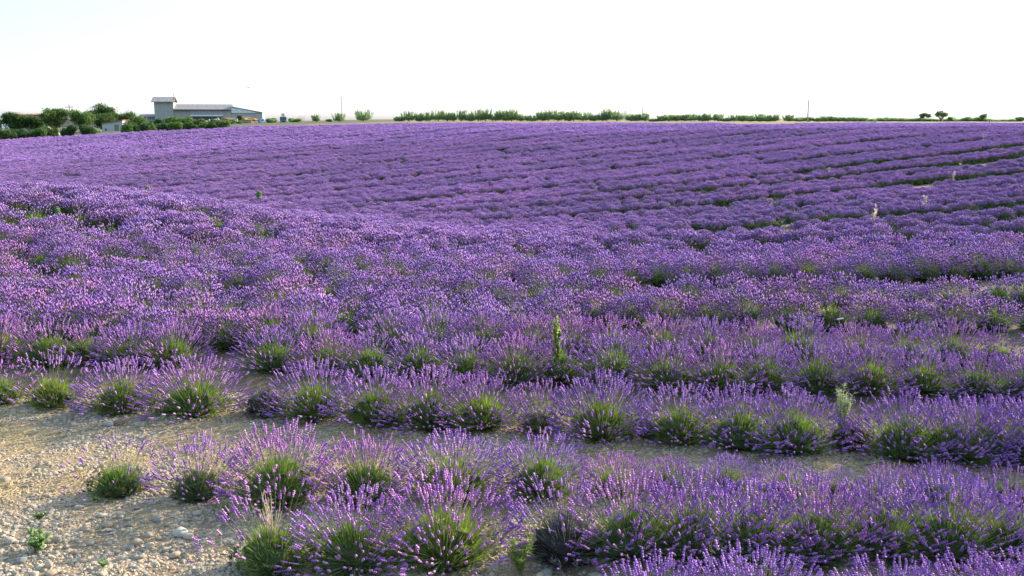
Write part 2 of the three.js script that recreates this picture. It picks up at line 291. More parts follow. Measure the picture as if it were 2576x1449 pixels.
frontRow([[690, 1432, 1.0, 'sparse'], [895, 1425, 1.0, 'full'], [1120, 1418, 1.12, 'full'], [1425, 1408, 1.0, 'half'], [1590, 1402, 1.08, 'full'], [1745, 1402, 1.08, 'full'], [1890, 1398, 1.02, 'rich'], [2050, 1402, 1.08, 'rich'], [2220, 1405, 1.0, 'full'], [2385, 1408, 1.08, 'rich'], [2540, 1412, 1.05, 'full']], 'the front gravel row', 'lavender bushes in the front gravel row');
frontRow([[302, 1245, 0.9, 'sparse'], [500, 1255, 0.94, 'grey'], [705, 1262, 1.1, 'full'], [918, 1262, 1.0, 'full'], [1140, 1255, 1.08, 'full'], [1362, 1245, 0.86, 'full'], [1545, 1250, 0.66, 'full'], [1685, 1240, 0.6, 'rich'], [1830, 1240, 0.56, 'rich'], [1975, 1258, 0.57, 'full'], [2108, 1262, 0.52, 'grey'], [2245, 1268, 0.56, 'full'], [2370, 1262, 0.57, 'rich'], [2545, 1266, 0.56, 'grey']], 'the row before the stony track', 'lavender bushes just before the stony track');
frontRow([[0, 1018, 1.0, 'sparse'], [135, 1024, 1.06, 'sparse'], [310, 1036, 1.04, 'full'], [490, 1044, 1.16, 'full'], [672, 1044, 0.98, 'dead'], [795, 1054, 1.08, 'full'], [950, 1068, 1.05, 'full'], [1088, 1078, 1.05, 'full'], [1215, 1080, 0.98, 'full'], [1358, 1094, 0.98, 'grey'], [1512, 1106, 1.12, 'rich'], [1622, 1098, 0.62, 'grey'], [1715, 1116, 1.02, 'full'], [1862, 1126, 1.02, 'full'], [1998, 1136, 1.0, 'full'], [2140, 1130, 0.9, 'half'], [2275, 1152, 1.05, 'full'], [2400, 1158, 1.0, 'rich'], [2500, 1160, 1.02, 'rich'], [2610, 1162, 1, 'rich']], "the track's far-side row", "lavender bushes along the track's far side");

// the block of rows behind the track
const lanes = [[1060, 2500], [880, 2500], [735, 2500], [625, 2500], [545, 2500], [455, 2500], [415, 2500], [385, 2500], [358, 2500], [338, 2500]].map(([v, u]) => rowOf(...hit(u, v)));
{ let r = lanes[lanes.length - 1]; while (r < 200) { r += rr(3.4, 5.2); lanes.push(r); } }
const rows = [];
for (let i = 0; i < lanes.length - 1; i++) {
  const a = lanes[i], b = lanes[i + 1], em = (b - a) * 0.33, e0 = i < 1 ? 0.7 : Math.min(em, i < 2 ? 0.9 : i < 3 ? 1.1 : 0.94), e1 = Math.min(em, i < 1 ? 0.9 : i < 2 ? 1.1 : 0.94), n = Math.max(1, Math.round((b - a - e0 - e1) / (i < 2 ? 1.05 : i < 4 ? 0.86 : 0.76)) + 1);
  for (let k = 0; k < n; k++) rows.push([n === 1 ? (a + b) / 2 : a + e0 + k / (n - 1) * (b - a - e0 - e1), false]);
  rows.push([b, true]);                                                       // the lane itself: planted through on the left only
}
const far = { 2: { full: [], rich: [], green: [] }, 3: { full: [], rich: [], green: [] } };
srand(909);
for (const [d, x0, x1] of [[4.95, 3.55, 6], [5.75, 3.98, 6.6], [6.85, 4.42, 7.6], [7.35, 4.85, 8], [9.1, -7, -5.75]]) for (let x = x0; x < x1; x += rr(0.5, 0.66)) { const s = d === 6.85 ? 0.62 : 1; far[2][rnd() < 0.5 ? 'full' : 'rich'].push([x, d + (d === 7.35 ? -0.1 * (x - 4.4) : 0) + 0.05 * gauss(), s, 0]); }   // the front rows go on past the frame
let rowNo = 0;
rows.forEach(([d0, lane]) => {
  const ri = rowNo++;
  let x = -d0 * 0.75 - 8 - 0.55 * d0; const xEnd = d0 * 1.3 + 8;
  let nth = 0; const group = `lavender bushes in the ${ORD[ri]} row behind the track-edge row`;
  while (x < xEnd) {
    const d = d0 + rowOffset(d0, x), step = (d < 19 ? 0.53 : d < 24 ? 0.42 : 0.33) * (1 + d / 400) * rr(0.85, 1.15) / Math.hypot(1, x > 0 ? lerpTable(BEND_R, d0) : lerpTable(BEND_L, d0));
    x += step;
    if (d < 8.6 || d > fieldEnd(x)) continue;
    const dd = d + 0.09 * gauss(), xx = x + 0.05 * gauss(), [u, v] = project(xx, ground(xx, dd), dd);
    const half = FPX * 0.55 / dd; const side = 60 + half + 3.5 * FPX / dd; if (u < -side || u > W + side || v > 1700) continue;
    if (rnd() < (dd < 20 ? 0.03 + 0.05 * smooth(3, -6, xx) : 0.028)) continue;
    if (lane && (xx > dd * (dd < 26 ? 0.06 : -0.4) + 1.2 * noise.noise(d0 * 3, xx * 0.4) || rnd() < (dd < 26 ? 0.12 : 0.45))) continue;                                             // a plant is missing
    const patch = noise.noise(xx * 0.09 + 5, dd * 0.09), leftGreen = smooth(4, -8, xx) * smooth(26, 14, dd);
    const weak = rnd() < 0.04 + 0.38 * leftGreen + 0.1 * (patch < -0.45), kind = weak ? 'green' : rnd() < 0.45 ? 'full' : 'rich';
    const size = (1.0 + (dd < 24 ? 0.1 : 0.06) * gauss() + 0.04 * patch) * (weak ? 0.95 : 1.02) * (rnd() < 0.04 ? 0.72 : 1);
    if (dd < 22 && shownBushes < 300 && u > -half * 0.6 && u < W + half * 0.6 && ri < ORD.length) { placeBush((dd < 11.6 ? near : mid)[kind], xx, dd, size, `${kind === 'green' ? 'greenish' : 'purple'} lavender bush, ${ORD[nth++]} from left, ${ORD[ri]} row beyond the track-edge row`, group); shownBushes++; }
    else far[dd < 75 ? 2 : 3][kind].push([xx, dd, size * (1 - 0.3 * smooth(16, 28, dd)), patch]);
    if (dd < 10.5) bushSpots.push([xx, dd, size, kind]);
  }
});
{
  const fieldG = new THREE.Group(); fieldG.name = 'lavender_field'; scene.add(fieldG);
  tag(fieldG, 'purple lavender rows running over the whole hillside behind the nearer bushes', 'lavender field', null, 'stuff');
  const spec = { 2: { full: { spikes: 360, blades: 320, side: 0.82, mound: 0.33, reach: 0.47 }, rich: { spikes: 460, blades: 220, bias: 0.6, side: 0.84, mound: 0.33, reach: 0.47 }, green: { spikes: 110, blades: 280, mound: 0.33 } }, 3: { full: { spikes: 130, blades: 90, side: 0.82, mound: 0.33, reach: 0.47 }, rich: { spikes: 160, blades: 90, bias: 0.62, side: 0.84, mound: 0.33, reach: 0.47 }, green: { spikes: 40, blades: 100, mound: 0.33 } } };
  const M = new THREE.Matrix4(), q = new THREE.Quaternion(), Y = V(0, 1, 0); let total = 0;
  for (const lod of [2, 3]) for (const kind of ['full', 'rich', 'green']) {
    const nv = lod === 2 ? 4 : 3, list = far[lod][kind];
    for (let k = 0; k < nv; k++) {
      const mine = list.filter((_, i) => i % nv === k); if (!mine.length) continue;
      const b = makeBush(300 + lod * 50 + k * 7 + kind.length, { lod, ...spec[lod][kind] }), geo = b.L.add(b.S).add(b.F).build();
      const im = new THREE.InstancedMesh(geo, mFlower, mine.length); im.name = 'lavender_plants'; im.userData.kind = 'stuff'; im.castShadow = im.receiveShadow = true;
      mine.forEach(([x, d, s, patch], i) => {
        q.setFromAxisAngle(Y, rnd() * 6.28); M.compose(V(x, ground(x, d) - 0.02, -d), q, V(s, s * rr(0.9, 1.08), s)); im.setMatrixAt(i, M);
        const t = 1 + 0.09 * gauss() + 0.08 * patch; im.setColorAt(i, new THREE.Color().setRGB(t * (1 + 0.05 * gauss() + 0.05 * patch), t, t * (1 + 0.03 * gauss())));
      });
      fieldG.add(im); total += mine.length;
    }
  }
  console.log('bushes', shownBushes, 'field plants', total, 'rows', rows.length, 'near', shownBushes);
}

// ---------------------------------------------------------------- buildings and the skyline
const mWall = std(0.46, 0.45, 0.415), mWallPale = std(0.49, 0.475, 0.435), mSheet = std(0.30, 0.275, 0.265, { roughness: 0.75 }), mTrim = std(0.5, 0.52, 0.5), mDark = std(0.03, 0.03, 0.03), mTile = std(0.42, 0.16, 0.09), mPale = std(0.6, 0.58, 0.54), mWood = std(0.2, 0.15, 0.11), mConcrete = std(0.42, 0.41, 0.39);
{ // wall plaster with stains and corrugated sheet
  const n = 256, c = new Uint8Array(n * n * 4), r = new Uint8Array(n * n * 4);
  for (let y = 0; y < n; y++) for (let x = 0; x < n; x++) { const k = (y * n + x) * 4, v = clamp(235 + 12 * noise.noise(x / 60, y / 90) + 4 * noise.noise(x / 14, y / 30), 0, 255), w = 128 + 127 * Math.sin(x / n * 2 * Math.PI * 8); for (let q = 0; q < 3; q++) { c[k + q] = v; r[k + q] = w; } c[k + 3] = r[k + 3] = 255; }
  const mk = (d, srgb) => { const t = new THREE.DataTexture(d, n, n); t.wrapS = t.wrapT = THREE.RepeatWrapping; t.magFilter = THREE.LinearFilter; if (srgb) t.colorSpace = THREE.SRGBColorSpace; t.needsUpdate = true; return t; };
  const stain = mk(c, true), rib = mk(r, false);
  for (const m of [mWall, mWallPale, mConcrete, mTile, mSheet]) m.map = stain;
  mSheet.bumpMap = rib; mSheet.bumpScale = 0.012;
}
const metreUV = (g, k = 0.2) => { const p = g.attributes.position, n = g.attributes.normal, uv = new Float32Array(p.count * 2); for (let i = 0; i < p.count; i++) { const ax = Math.abs(n.getX(i)); uv[i * 2] = (ax > 0.7 ? p.getZ(i) : p.getX(i)) * k; uv[i * 2 + 1] = p.getY(i) * k; } g.setAttribute('uv', new THREE.BufferAttribute(uv, 2)); return g; };
const roofGeo = (x0, x1, yEave, yRidge, zFront, zBack, t = 0.18) => {        // two slopes of sheet with thickness, ridge along x
  const zm = (zFront + zBack) / 2, s = new THREE.Shape([[-zFront, yEave], [-zm, yRidge], [-zBack, yEave], [-zBack, yEave + t], [-zm, yRidge + t], [-zFront, yEave + t]].map(([a, b]) => new THREE.Vector2(a, b)));
  const g = new THREE.ExtrudeGeometry(s, { depth: x1 - x0, bevelEnabled: false }); g.rotateY(Math.PI / 2); g.translate(x0, 0, 0); return metreUV(g);
};
{ // the distillery-like barn on the crest
  const D = 275, px = D / FPX * 1.012, o0 = onGround(500, D), y0 = o0.y, X = (u) => (u - 500) * px * 0.93, Y = (v) => at(500, v, D).y - y0;
  const b = thing('barn', 'long grey barn with a square tower and a lean-to on the hilltop', 'barn', o0, 0.2);
  const wall = (n, x0, x1, top, zf, zb, m = mWall) => mesh(n, metreUV(box(x0, x1, -1.5, top, zb, zf)), m, b);
  wall('tower_wall', X(391.7), X(439.3), Y(257.6), 0.6, -5.4);
  const tr = mesh('tower_roof', roofGeo(X(385.5), X(442.5), Y(257.6), Y(245.4), 1.35, -6.15), mSheet, b); mesh('ridge_cap', box(X(386.5), X(441.8), Y(244.3), Y(243.9), -2.6, -2.2), mTrim, tr);
  const an = mesh('antenna', new THREE.CylinderGeometry(0.05, 0.06, Y(234) - Y(258), 6).translate(X(441.3), (Y(234) + Y(258)) / 2, 0.2), mDark, b); mesh('antenna_bar', box(X(441.3) - 0.05, X(441.3) + 0.4, Y(248.4), Y(247.4), 0.17, 0.23), mDark, an);
  wall('wing_wall', X(439.4), X(582.5), Y(276.8), 0.2, -9.8, mWallPale);
  const wr = mesh('wing_roof', roofGeo(X(439.5), X(583.6), Y(276.6), Y(263.6), 0.95, -10.5), mSheet, b); mesh('ridge_cap', box(X(440.5), X(583.2), Y(262.4), Y(261.9), -5, -4.6), mTrim, wr);
  mesh('eaves_strip', box(X(439.6), X(583.4), Y(277.6), Y(276.4), 0.97, 1.1), mDark, b);  // thin dark strip along the wing eaves
  const ln = mesh('lean_to_wall', metreUV(prism([[X(582.6), -1.5], [X(663.2), -1.5], [X(663.2), Y(283.2)], [X(582.6), Y(268.2)]], -9.6, 0.1)), mWall, b);
  mesh('wall_beam', box(X(582.7), X(663.1), Y(285.2), Y(284.2), 0.1, 0.2), mSheet, ln);
  mesh('lean_to_roof', prism([[X(582.8), Y(268.1)], [X(664.3), Y(283.1)], [X(664.3), Y(281.8)], [X(582.8), Y(266.7)]], -9.9, 0.45), mTrim, b);
  const mPanel = new THREE.MeshPhysicalMaterial({ color: new THREE.Color().setRGB(0.68, 0.72, 0.74), roughness: 0.45 });
  for (const [u0, u1] of [[584, 597.4], [598, 611.4], [612, 623.4], [624, 634.4], [635, 645]]) { const top = (u) => Y(269.8 + (u - 582.6) * 0.186); mesh('panel', prism([[X(u0), Y(283.9)], [X(u1), Y(283.9)], [X(u1), top(u1)], [X(u0), top(u0)]], 0.1, 0.17), mPanel, ln); }
  for (const v of [263.4, 265.2]) mesh('rafter_end', box(X(583.6), X(590.5), Y(v + 0.5), Y(v), -1.2 - v % 2, -1 - v % 2), mWood, wr);
  wall('annex_wall', X(350), X(391.6), Y(294.6), -1, -8); const ar = mesh('annex_roof', roofGeo(X(349), X(391.6), Y(294.6), Y(288.8), -0.4, -8.6), mSheet, b); mesh('ridge_cap', box(X(349.5), X(391.5), Y(287.7), Y(287.2), -4.7, -4.3), mTrim, ar);
  const ca = mesh('canopy', prism([[0, Y(291.6)], [2.2, Y(292.4)], [2.2, Y(291.4)], [0, Y(288.6)]], X(482), X(562)).rotateY(-Math.PI / 2).translate(0, 0, 0.2), std(0.55, 0.62, 0.68), b);
  ca.geometry.scale(-1, 1, 1); ca.geometry.index || ca.geometry.computeVertexNormals();
  for (const u of [486, 511, 535, 558]) mesh('canopy_post', box(X(u) - 0.06, X(u) + 0.06, -1, Y(292.2), 2.2, 2.32), mWood, ca);
  mesh('under_canopy_shade', box(X(486), X(556), 0, Y(293.6), 0.2, 0.26), std(0.24, 0.235, 0.225), b);  // darker panel on the wall: shade under the canopy put into its colour
}
{ // the small hut
  const D = 232, px = D / FPX * 1.01, o0 = onGround(283, D, 328), X = (u) => (u - 283) * px, Y = (v) => at(283, v, D).y - o0.y;
  const hut = thing('hut', 'small pale hut with a sloping roof below the big barn', 'hut', o0, 0);
  const w = mesh('wall', metreUV(prism([[X(258.5), Y(334)], [X(308.5), Y(334)], [X(308.5), Y(303.6)], [X(258.5), Y(311)]], -3.4, 0)), std(0.5, 0.49, 0.48), hut);
  mesh('roof', prism([[X(256.8), Y(310.8)], [X(310.6), Y(302.9)], [X(310.6), Y(301.2)], [X(256.8), Y(309.4)]], -3.8, 0.35), mTile, hut);
  const dr = mesh('door', box(X(288.4), X(298.2), Y(331.5), Y(313.5), 0, 0.06), mWood, hut); for (let k = 0; k < 5; k++) mesh('plank', box(X(288.6) + k * 0.19, X(288.6) + k * 0.19 + 0.16, Y(331), Y(314), 0.06, 0.085), std(0.3, 0.22 + 0.01 * k, 0.17), dr);
  const wn = mesh('window', box(X(265), X(269), Y(327.6), Y(323.6), 0, 0.05), mDark, hut); mesh('window_sill', box(X(264.4), X(269.6), Y(328.2), Y(327.7), 0, 0.1), mConcrete, wn);
}
{ // tiled house behind the trees
  const o0 = onGround(74, 285, 330), X = 5, y = (v) => at(74, v, 285).y - o0.y;
  const h = thing('house', 'house with an orange tiled roof peeping between the left trees', 'house', o0, 0.3);
  mesh('wall', metreUV(box(-X, X, -1, y(290), -8, 0)), mWallPale, h); mesh('roof', roofGeo(-X - 0.4, X - 2, y(290), y(287.4), 0.4, -8.4), mTile, h); mesh('chimney', box(-2.4, -1.8, y(287), y(286.4), -5, -4.4), mTile, h);
}

// leafy crowns: leaf-sized faces spread through lobes
function leafCloud(T, c, r, n, size, cols, opt = {}) {
  for (let i = 0; i < n; i++) {
    const d = V(gauss(), gauss(), gauss()).normalize(), q = Math.pow(rnd(), 0.34) * (0.82 + 0.3 * noise.noise3d(d.x * 1.7 + c.x, d.y * 1.7 + c.y, d.z * 1.7 + c.z));
    const p = V(c.x + d.x * r.x * q, c.y + d.y * r.y * q, c.z + d.z * r.z * q), nn = d.clone().addScaledVector(V(gauss(), gauss(), gauss()), 0.75).normalize();
    if (opt.floor !== undefined && p.y < opt.floor) continue;
    const u = perp(nn), w = V().crossVectors(nn, u), s = size * rr(0.6, 1.35), col = vary(pick(cols), 0.16);
    T.quad(p.clone().addScaledVector(u, -s), p.clone().addScaledVector(w, -s * 0.55), p.clone().addScaledVector(u, s), p.clone().addScaledVector(w, s * 0.55), col, nn);
  }
}
const mLeaf = leafMat(1, 1, 1, 0.62, { vertexColors: true }), mBark = std(0.3, 0.26, 0.21), mBarkPale = std(0.36, 0.33, 0.29);
const GREEN = { dark: [[0.05, 0.105, 0.03], [0.072, 0.14, 0.038], [0.1, 0.18, 0.042]], mid: [[0.13, 0.22, 0.045], [0.165, 0.265, 0.052], [0.095, 0.165, 0.038]], grove: [[0.25, 0.39, 0.145], [0.31, 0.45, 0.18], [0.2, 0.32, 0.11]], pale: [[0.31, 0.40, 0.2], [0.37, 0.45, 0.25], [0.25, 0.33, 0.16]], lime: [[0.30, 0.42, 0.08], [0.38, 0.47, 0.12], [0.22, 0.34, 0.06]] };
function tree(name, label, cat, u, vBase, vTop, d, wpx, col, o = {}) {
  srand(1000 + Math.round(u * 7 + vTop * 3));
  vTop -= u < 340 ? 6 : 0; const base = onGround(u, d, vBase), h = Math.max(1.2, at(u, vTop, d).y - base.y), w = wpx * d / FPX * (u < 340 ? 1.15 : 1), t = thing(name, label, cat, base, 0, o.group);
  const low = o.low ?? 0.3, T = new Tris(), B = new Tris(), n = o.leaves ?? 2200, size = o.size ?? 0.2, lobes = (o.lobes ?? 7) * 2, spread = [];
  const cy = h * (low + (1 - low) * 0.47), ax = w * 0.5, ay = h * (1 - low) * 0.53;
  for (let i = 0; i < lobes; i++) {                                          // clumps over an uneven half-round crown
    const d = V(gauss(), gauss() * 0.8 + 0.35, gauss()).normalize(), k = rr(0.42, 0.74), rad = rr(0.26, 0.42) * (o.open ? 0.85 : 1);
    const c = V(d.x * ax * k, cy + d.y * ay * k * (d.y < 0 ? 0.8 : 1), d.z * ax * 0.8 * k), r = V(ax * rad, Math.min(ax, ay) * rad * 0.95, ax * rad);
    spread.push(c); leafCloud(T, c, r, n / lobes, size, GREEN[col]);
  }
  if (!o.open) leafCloud(T, V(0, cy - ay * 0.1, 0), V(ax * 0.7, ay * 0.75, ax * 0.6), n * 0.5, size, GREEN[col]);
  const r0 = o.trunk ?? 0.05 * h;
  B.tube([V(0, -0.4, 0), V(0.05 * w * gauss(), h * low * 0.6, 0), V(0.04 * w, h * (low + 0.2), 0)], [r0, r0 * 0.8, r0 * 0.55], 6, [1, 1, 1]);
  for (const c of spread) B.tube([V(0, h * low * 0.5, 0), V(c.x * 0.55, (h * low + c.y) * 0.5, c.z * 0.55), c], [r0 * 0.6, r0 * 0.4, r0 * 0.12], 5, [1, 1, 1]);
  mesh('trunk', B.build(), o.pale ? mBarkPale : mBark, t); mesh('crown', T.build(), mLeaf, t);
  return t;
}
tree('oak_tree', 'big dark round tree at the left end of the tree group', 'tree', 41, 345, 279.5, 238, 74, 'dark', { low: 0.05, leaves: 4200 });
tree('oak_tree', 'sliver of a dark tree cut by the left edge', 'tree', -2, 336, 300, 246, 26, 'dark', { low: 0.2, leaves: 1200 });
tree('oak_tree', 'dark low tree between the two biggest trees on the left', 'tree', 88, 343, 289, 240, 62, 'dark', { low: 0.06, leaves: 2600 });
tree('oak_tree', 'wide green tree with a pale forked trunk behind the white block', 'tree', 140, 341, 272, 236, 84, 'mid', { low: 0.14, leaves: 4600, pale: true, trunk: 0.32, lobes: 9 });
tree('oak_tree', 'green tree with two pale leaning stems left of the small hut', 'tree', 212, 337, 275, 236, 78, 'mid', { low: 0.14, leaves: 4000, pale: true, trunk: 0.28, lobes: 8 });
tree('tall_tree', 'tall lobed dark tree standing highest behind the hut', 'tree', 262, 325, 261.5, 262, 82, 'dark', { low: 0.12, leaves: 4200, lobes: 10 });
tree('tall_tree', 'dark trees filling in behind the small hut, left part', 'tree', 262, 325, 287, 250, 84, 'dark', { low: 0.03, leaves: 3000 });
tree('tall_tree', 'dark spreading tree right above the small hut', 'tree', 318, 322, 282, 256, 92, 'dark', { low: 0.04, leaves: 3000 });
function shrub(label, u, vBase, vTop, d, wpx, col, o = {}) {
  srand(4000 + Math.round(u * 11)); const base = o.base ?? onGround(u, d, vBase), h = o.base ? o.h : Math.max(0.5, at(u, vTop, d).y - base.y), w = wpx * d / FPX, t = thing(o.name ?? 'shrub', label, o.cat ?? 'shrub', base, 0, o.group), T = new Tris(), B = new Tris(), lobes = o.lobes ?? 5;
  for (let i = 0; i < lobes; i++) { const c = V(rr(-0.32, 0.32) * w, h * rr(0.3, 0.68), rr(-0.2, 0.2) * w), r = V(w * rr(0.2, 0.32), Math.min(h - c.y, h * 0.42) * rr(0.85, 1.05), w * rr(0.2, 0.3)); leafCloud(T, c, r, (o.leaves ?? 1300) / lobes, o.size ?? 0.2, GREEN[col]); B.tube([V(0, -0.2, 0), c], [0.05, 0.015], 5, [1, 1, 1]); }
  leafCloud(T, V(0, h * 0.36, 0), V(w * 0.46, h * 0.42, w * 0.34), (o.leaves ?? 1300) * 0.6, o.size ?? 0.2, GREEN[col]);
  mesh('branches', B.build(), mBark, t); mesh('foliage', T.build(), mLeaf, t); return t;
}
const gB = 'shrubs along the field edge by the buildings';
for (const [label, u, vb, vt, d, w, c] of [
  ['broad dark bush in front of the leftmost big tree', 55, 350, 323, 226, 60, 'dark'], ['dark bush with a yellow-green right side near the white block', 107, 347, 324, 227, 48, 'mid'], ['low grey-green shrub left of the small hut', 241, 337, 327, 226, 26, 'grove'],
  ['large rounded bush directly right of the small hut', 345, 326, 289, 236, 50, 'mid'], ['dark bush hiding the lit wall of the hut', 326, 328, 304, 231, 26, 'dark'], ['very low scrub below the barn annex', 394, 324, 309, 240, 40, 'dark'], ['dark purple-leaved bush left of the barn tower foot', 392, 318, 297, 252, 30, 'dark'],
  ['wide pale-green bush below the barn tower', 433, 323, 290, 246, 48, 'mid'], ['tallest bush in front of the barn wing', 466, 321, 287, 248, 40, 'mid'], ['round dark bush below the tallest barn bush', 471, 322, 301, 242, 22, 'dark'], ['dark bush in the middle of the old wall', 500, 320, 297, 246, 30, 'mid'],
  ['low bush in front of the old wall', 520, 319, 304, 243, 28, 'dark'], ['dark bush near the right end of the old wall', 546, 318, 299, 245, 26, 'dark'], ['low bush left of the concrete pillar', 577, 317, 302, 244, 24, 'mid'], ['tiny bush just right of the concrete pillar', 603, 316, 307, 244, 12, 'mid'],
  ['little tree sprouting on the dry earth mound', 601, 300, 287.5, 262, 15, 'mid'], ['spiky green shrub right of the white car', 685, 311, 296, 250, 26, 'grove'], ['low green shrub right of the dark van', 741, 310, 297, 248, 28, 'grove']]) shrub(label, u, vb, vt, d, w * 1.35, c, { group: gB });
for (let i = 0; i < 13; i++) { srand(60 + i); shrub(`low dark filler bush at the field edge, ${ORD[i]} counted from the hut towards the mound`, 322 + i * 20.5 + rr(-5, 5), 325 - i * 0.75, 311 - i * 0.45 + rr(-5, 4), 118 + rr(-3, 3), 36, i % 3 ? 'dark' : 'mid', { group: 'low filler bushes at the field edge below the barn', leaves: 1100, size: 0.1 }); }
for (let i = 0; i < 9; i++) { if (i === 5 || i === 7) continue; srand(90 + i); shrub(`dark undergrowth bush below the left trees, ${ORD[i]} from the left edge`, 20 + i * 26 + rr(-5, 5), 346 - i * 1.2, 322 - i + rr(-5, 4), 116 + rr(-3, 3), 50, 'dark', { group: 'dark undergrowth below the left trees', leaves: 1700, size: 0.1 }); }

// orchard: small trees with upright shoots
function orchardTree(u, vTop, wpx, d, col, label, o = {}) {
  wpx *= u > 990 ? 1.4 : 1.1; vTop = 226.4 + (vTop - 226.4) - 3 + 4 * gauss();
  srand(7000 + Math.round(u * 5)); const base = onGround(u, d, 306), h = at(u, vTop, d).y - base.y, w = wpx * d / FPX, t = thing('orchard_tree', label, 'tree', base, 0, 'young orchard trees along the crest'), T = new Tris(), B = new Tris(), n = o.shoots ?? Math.round(10 + w * 6);
  B.tube([V(0, -0.3, 0), V(0, h * 0.3, 0)], [0.11, 0.08], 6, [1, 1, 1]);
  for (let i = 0; i < n; i++) {
    const a = rnd() * 6.28, q = Math.sqrt(rnd()), b = V(Math.cos(a) * q * w * 0.38, h * rr(0.18, 0.38), Math.sin(a) * q * w * 0.38), tip = V(b.x + Math.cos(a) * q * w * 0.13 + 0.1 * gauss(), h * 1.13 * (0.68 + 0.34 * rnd() * (1.06 - q * 0.45)), b.z + 0.12 * gauss());
    B.tube([V(0, h * 0.22, 0), b, tip], [0.06, 0.035, 0.012], 4, [1, 1, 1]);
    for (let k = 0; k < 42; k++) { const f = Math.pow(rnd(), 0.8), p = V().lerpVectors(b, tip, f), nn = V(gauss(), gauss() + 0.5, gauss()).normalize(); p.add(V(gauss(), gauss() * 0.6, gauss()).multiplyScalar(0.3 * (1.15 - f))); const uu = perp(nn), ww = V().crossVectors(nn, uu), s = rr(0.1, 0.19); T.quad(p.clone().addScaledVector(uu, -s), p.clone().addScaledVector(ww, -s * 0.4), p.clone().addScaledVector(uu, s), p.clone().addScaledVector(ww, s * 0.4), vary(pick(GREEN[col]), 0.18), nn); }
  }
  leafCloud(T, V(0, h * 0.36, 0), V(w * 0.48, h * 0.34, w * 0.4), 260 + w * 90, 0.17, GREEN[col]);
  mesh('trunk', B.build(), mBark, t); mesh('crown', T.build(), mLeaf, t);
}
const z2 = (zx) => 628.9 + zx * 0.2685, z3 = (zx) => 1257.8 + zx * 0.2685, z4 = (zx) => 1884 + zx * 0.2685, V2 = (zy) => 226.4 + zy * 0.2685;
orchardTree(z2(620), V2(240), 22, 246, 'grove', 'small orchard tree standing alone left of the first utility pole');
orchardTree(z2(832), V2(226), 34, 246, 'grove', 'orchard tree at the foot of the first utility pole');
orchardTree(z2(1063), V2(190), 46, 244, 'grove', 'rounded orchard tree, largest and alone right of the first utility pole');
orchardTree(z2(742), V2(284), 16, 246, 'grove', 'tiny orchard shrub left of the tree at the first pole');
[[z2(1400), 250, 26], [z2(1490), 208, 30], [z2(1590), 248, 22], [z2(1660), 222, 32], [z2(1765), 196, 30], [z2(1850), 230, 26], [z2(1900), 224, 22], [z2(1980), 210, 22], [z2(2060), 232, 26], [z2(2140), 210, 36], [z2(2205), 197, 30], [z2(2300), 230, 30], [z2(2375), 198, 34], [z2(2450), 204, 26]].forEach(([u, zy, w], i) => orchardTree(u, V2(zy), w, 247, 'grove', `${ORD[i]} orchard tree in the run between first pole and first gap`));
[[z3(60), 196, 44], [z3(190), 250, 22], [z3(300), 236, 34], [z3(400), 214, 24], [z3(450), 206, 32], [z3(540), 208, 34], [z3(640), 228, 22], [z3(690), 208, 26], [z3(780), 216, 34], [z3(880), 246, 26], [z3(960), 216, 24], [z3(1000), 206, 20], [z3(1095), 214, 38], [z3(1230), 232, 30], [z3(1280), 240, 22], [z3(1355), 250, 24]].forEach(([u, zy, w], i) => orchardTree(u, V2(zy), w, 247, 'grove', `${ORD[i]} orchard tree of the hedge-like run left of the second pole`));
[[z3(1440), 276, 24], [z3(1515), 250, 24], [z3(1580), 232, 26], [z3(1650), 240, 26], [z3(1730), 246, 22], [z3(1790), 230, 36], [z3(1900), 240, 24], [z3(1950), 230, 24], [z3(2040), 240, 24], [z3(2120), 266, 26], [z3(2195), 250, 24], [z3(2260), 256, 22], [z3(2330), 254, 28], [z3(2440), 246, 28], [z3(2520), 266, 24]].forEach(([u, zy, w], i) => orchardTree(u, V2(zy), w, 244, 'grove', `${ORD[i]} orchard tree between the second and third utility poles`));
[[z4(25), 262, 24], [z4(100), 247, 22], [z4(160), 262, 26], [z4(245), 234, 22], [z4(375), 252, 24], [z4(470), 264, 30], [z4(560), 260, 16], [z4(650), 262, 26], [z4(720), 254, 24], [z4(790), 264, 22], [z4(840), 264, 20], [z4(920), 282, 26], [z4(990), 274, 24], [z4(1055), 276, 22]].forEach(([u, zy, w], i) => orchardTree(u, V2(zy), w, 238, 'grove', `${ORD[i]} orchard tree counted along the dry grass strip at the third pole`));
tree('open_tree', 'round-headed tree, left one of the pair on the right crest', 'tree', 2325, 309, 283.5, 245, 44, 'pale', { low: 0, leaves: 2200, lobes: 4, open: true, size: 0.24 });
tree('open_tree', 'airy pale tree, taller right one of the crest pair', 'tree', 2367, 309, 275.5, 245, 42, 'pale', { low: 0.1, leaves: 1700, lobes: 8, open: true });
tree('open_tree', 'small leaning tree rising from the right hedge', 'tree', 2473, 311, 284.5, 245, 32, 'pale', { low: 0.1, leaves: 1400, lobes: 5, open: true });
tree('open_tree', 'dark round tree cut by the right edge on the crest', 'tree', 2566, 313, 297, 235, 34, 'grove', { low: 0.05, leaves: 1100 });
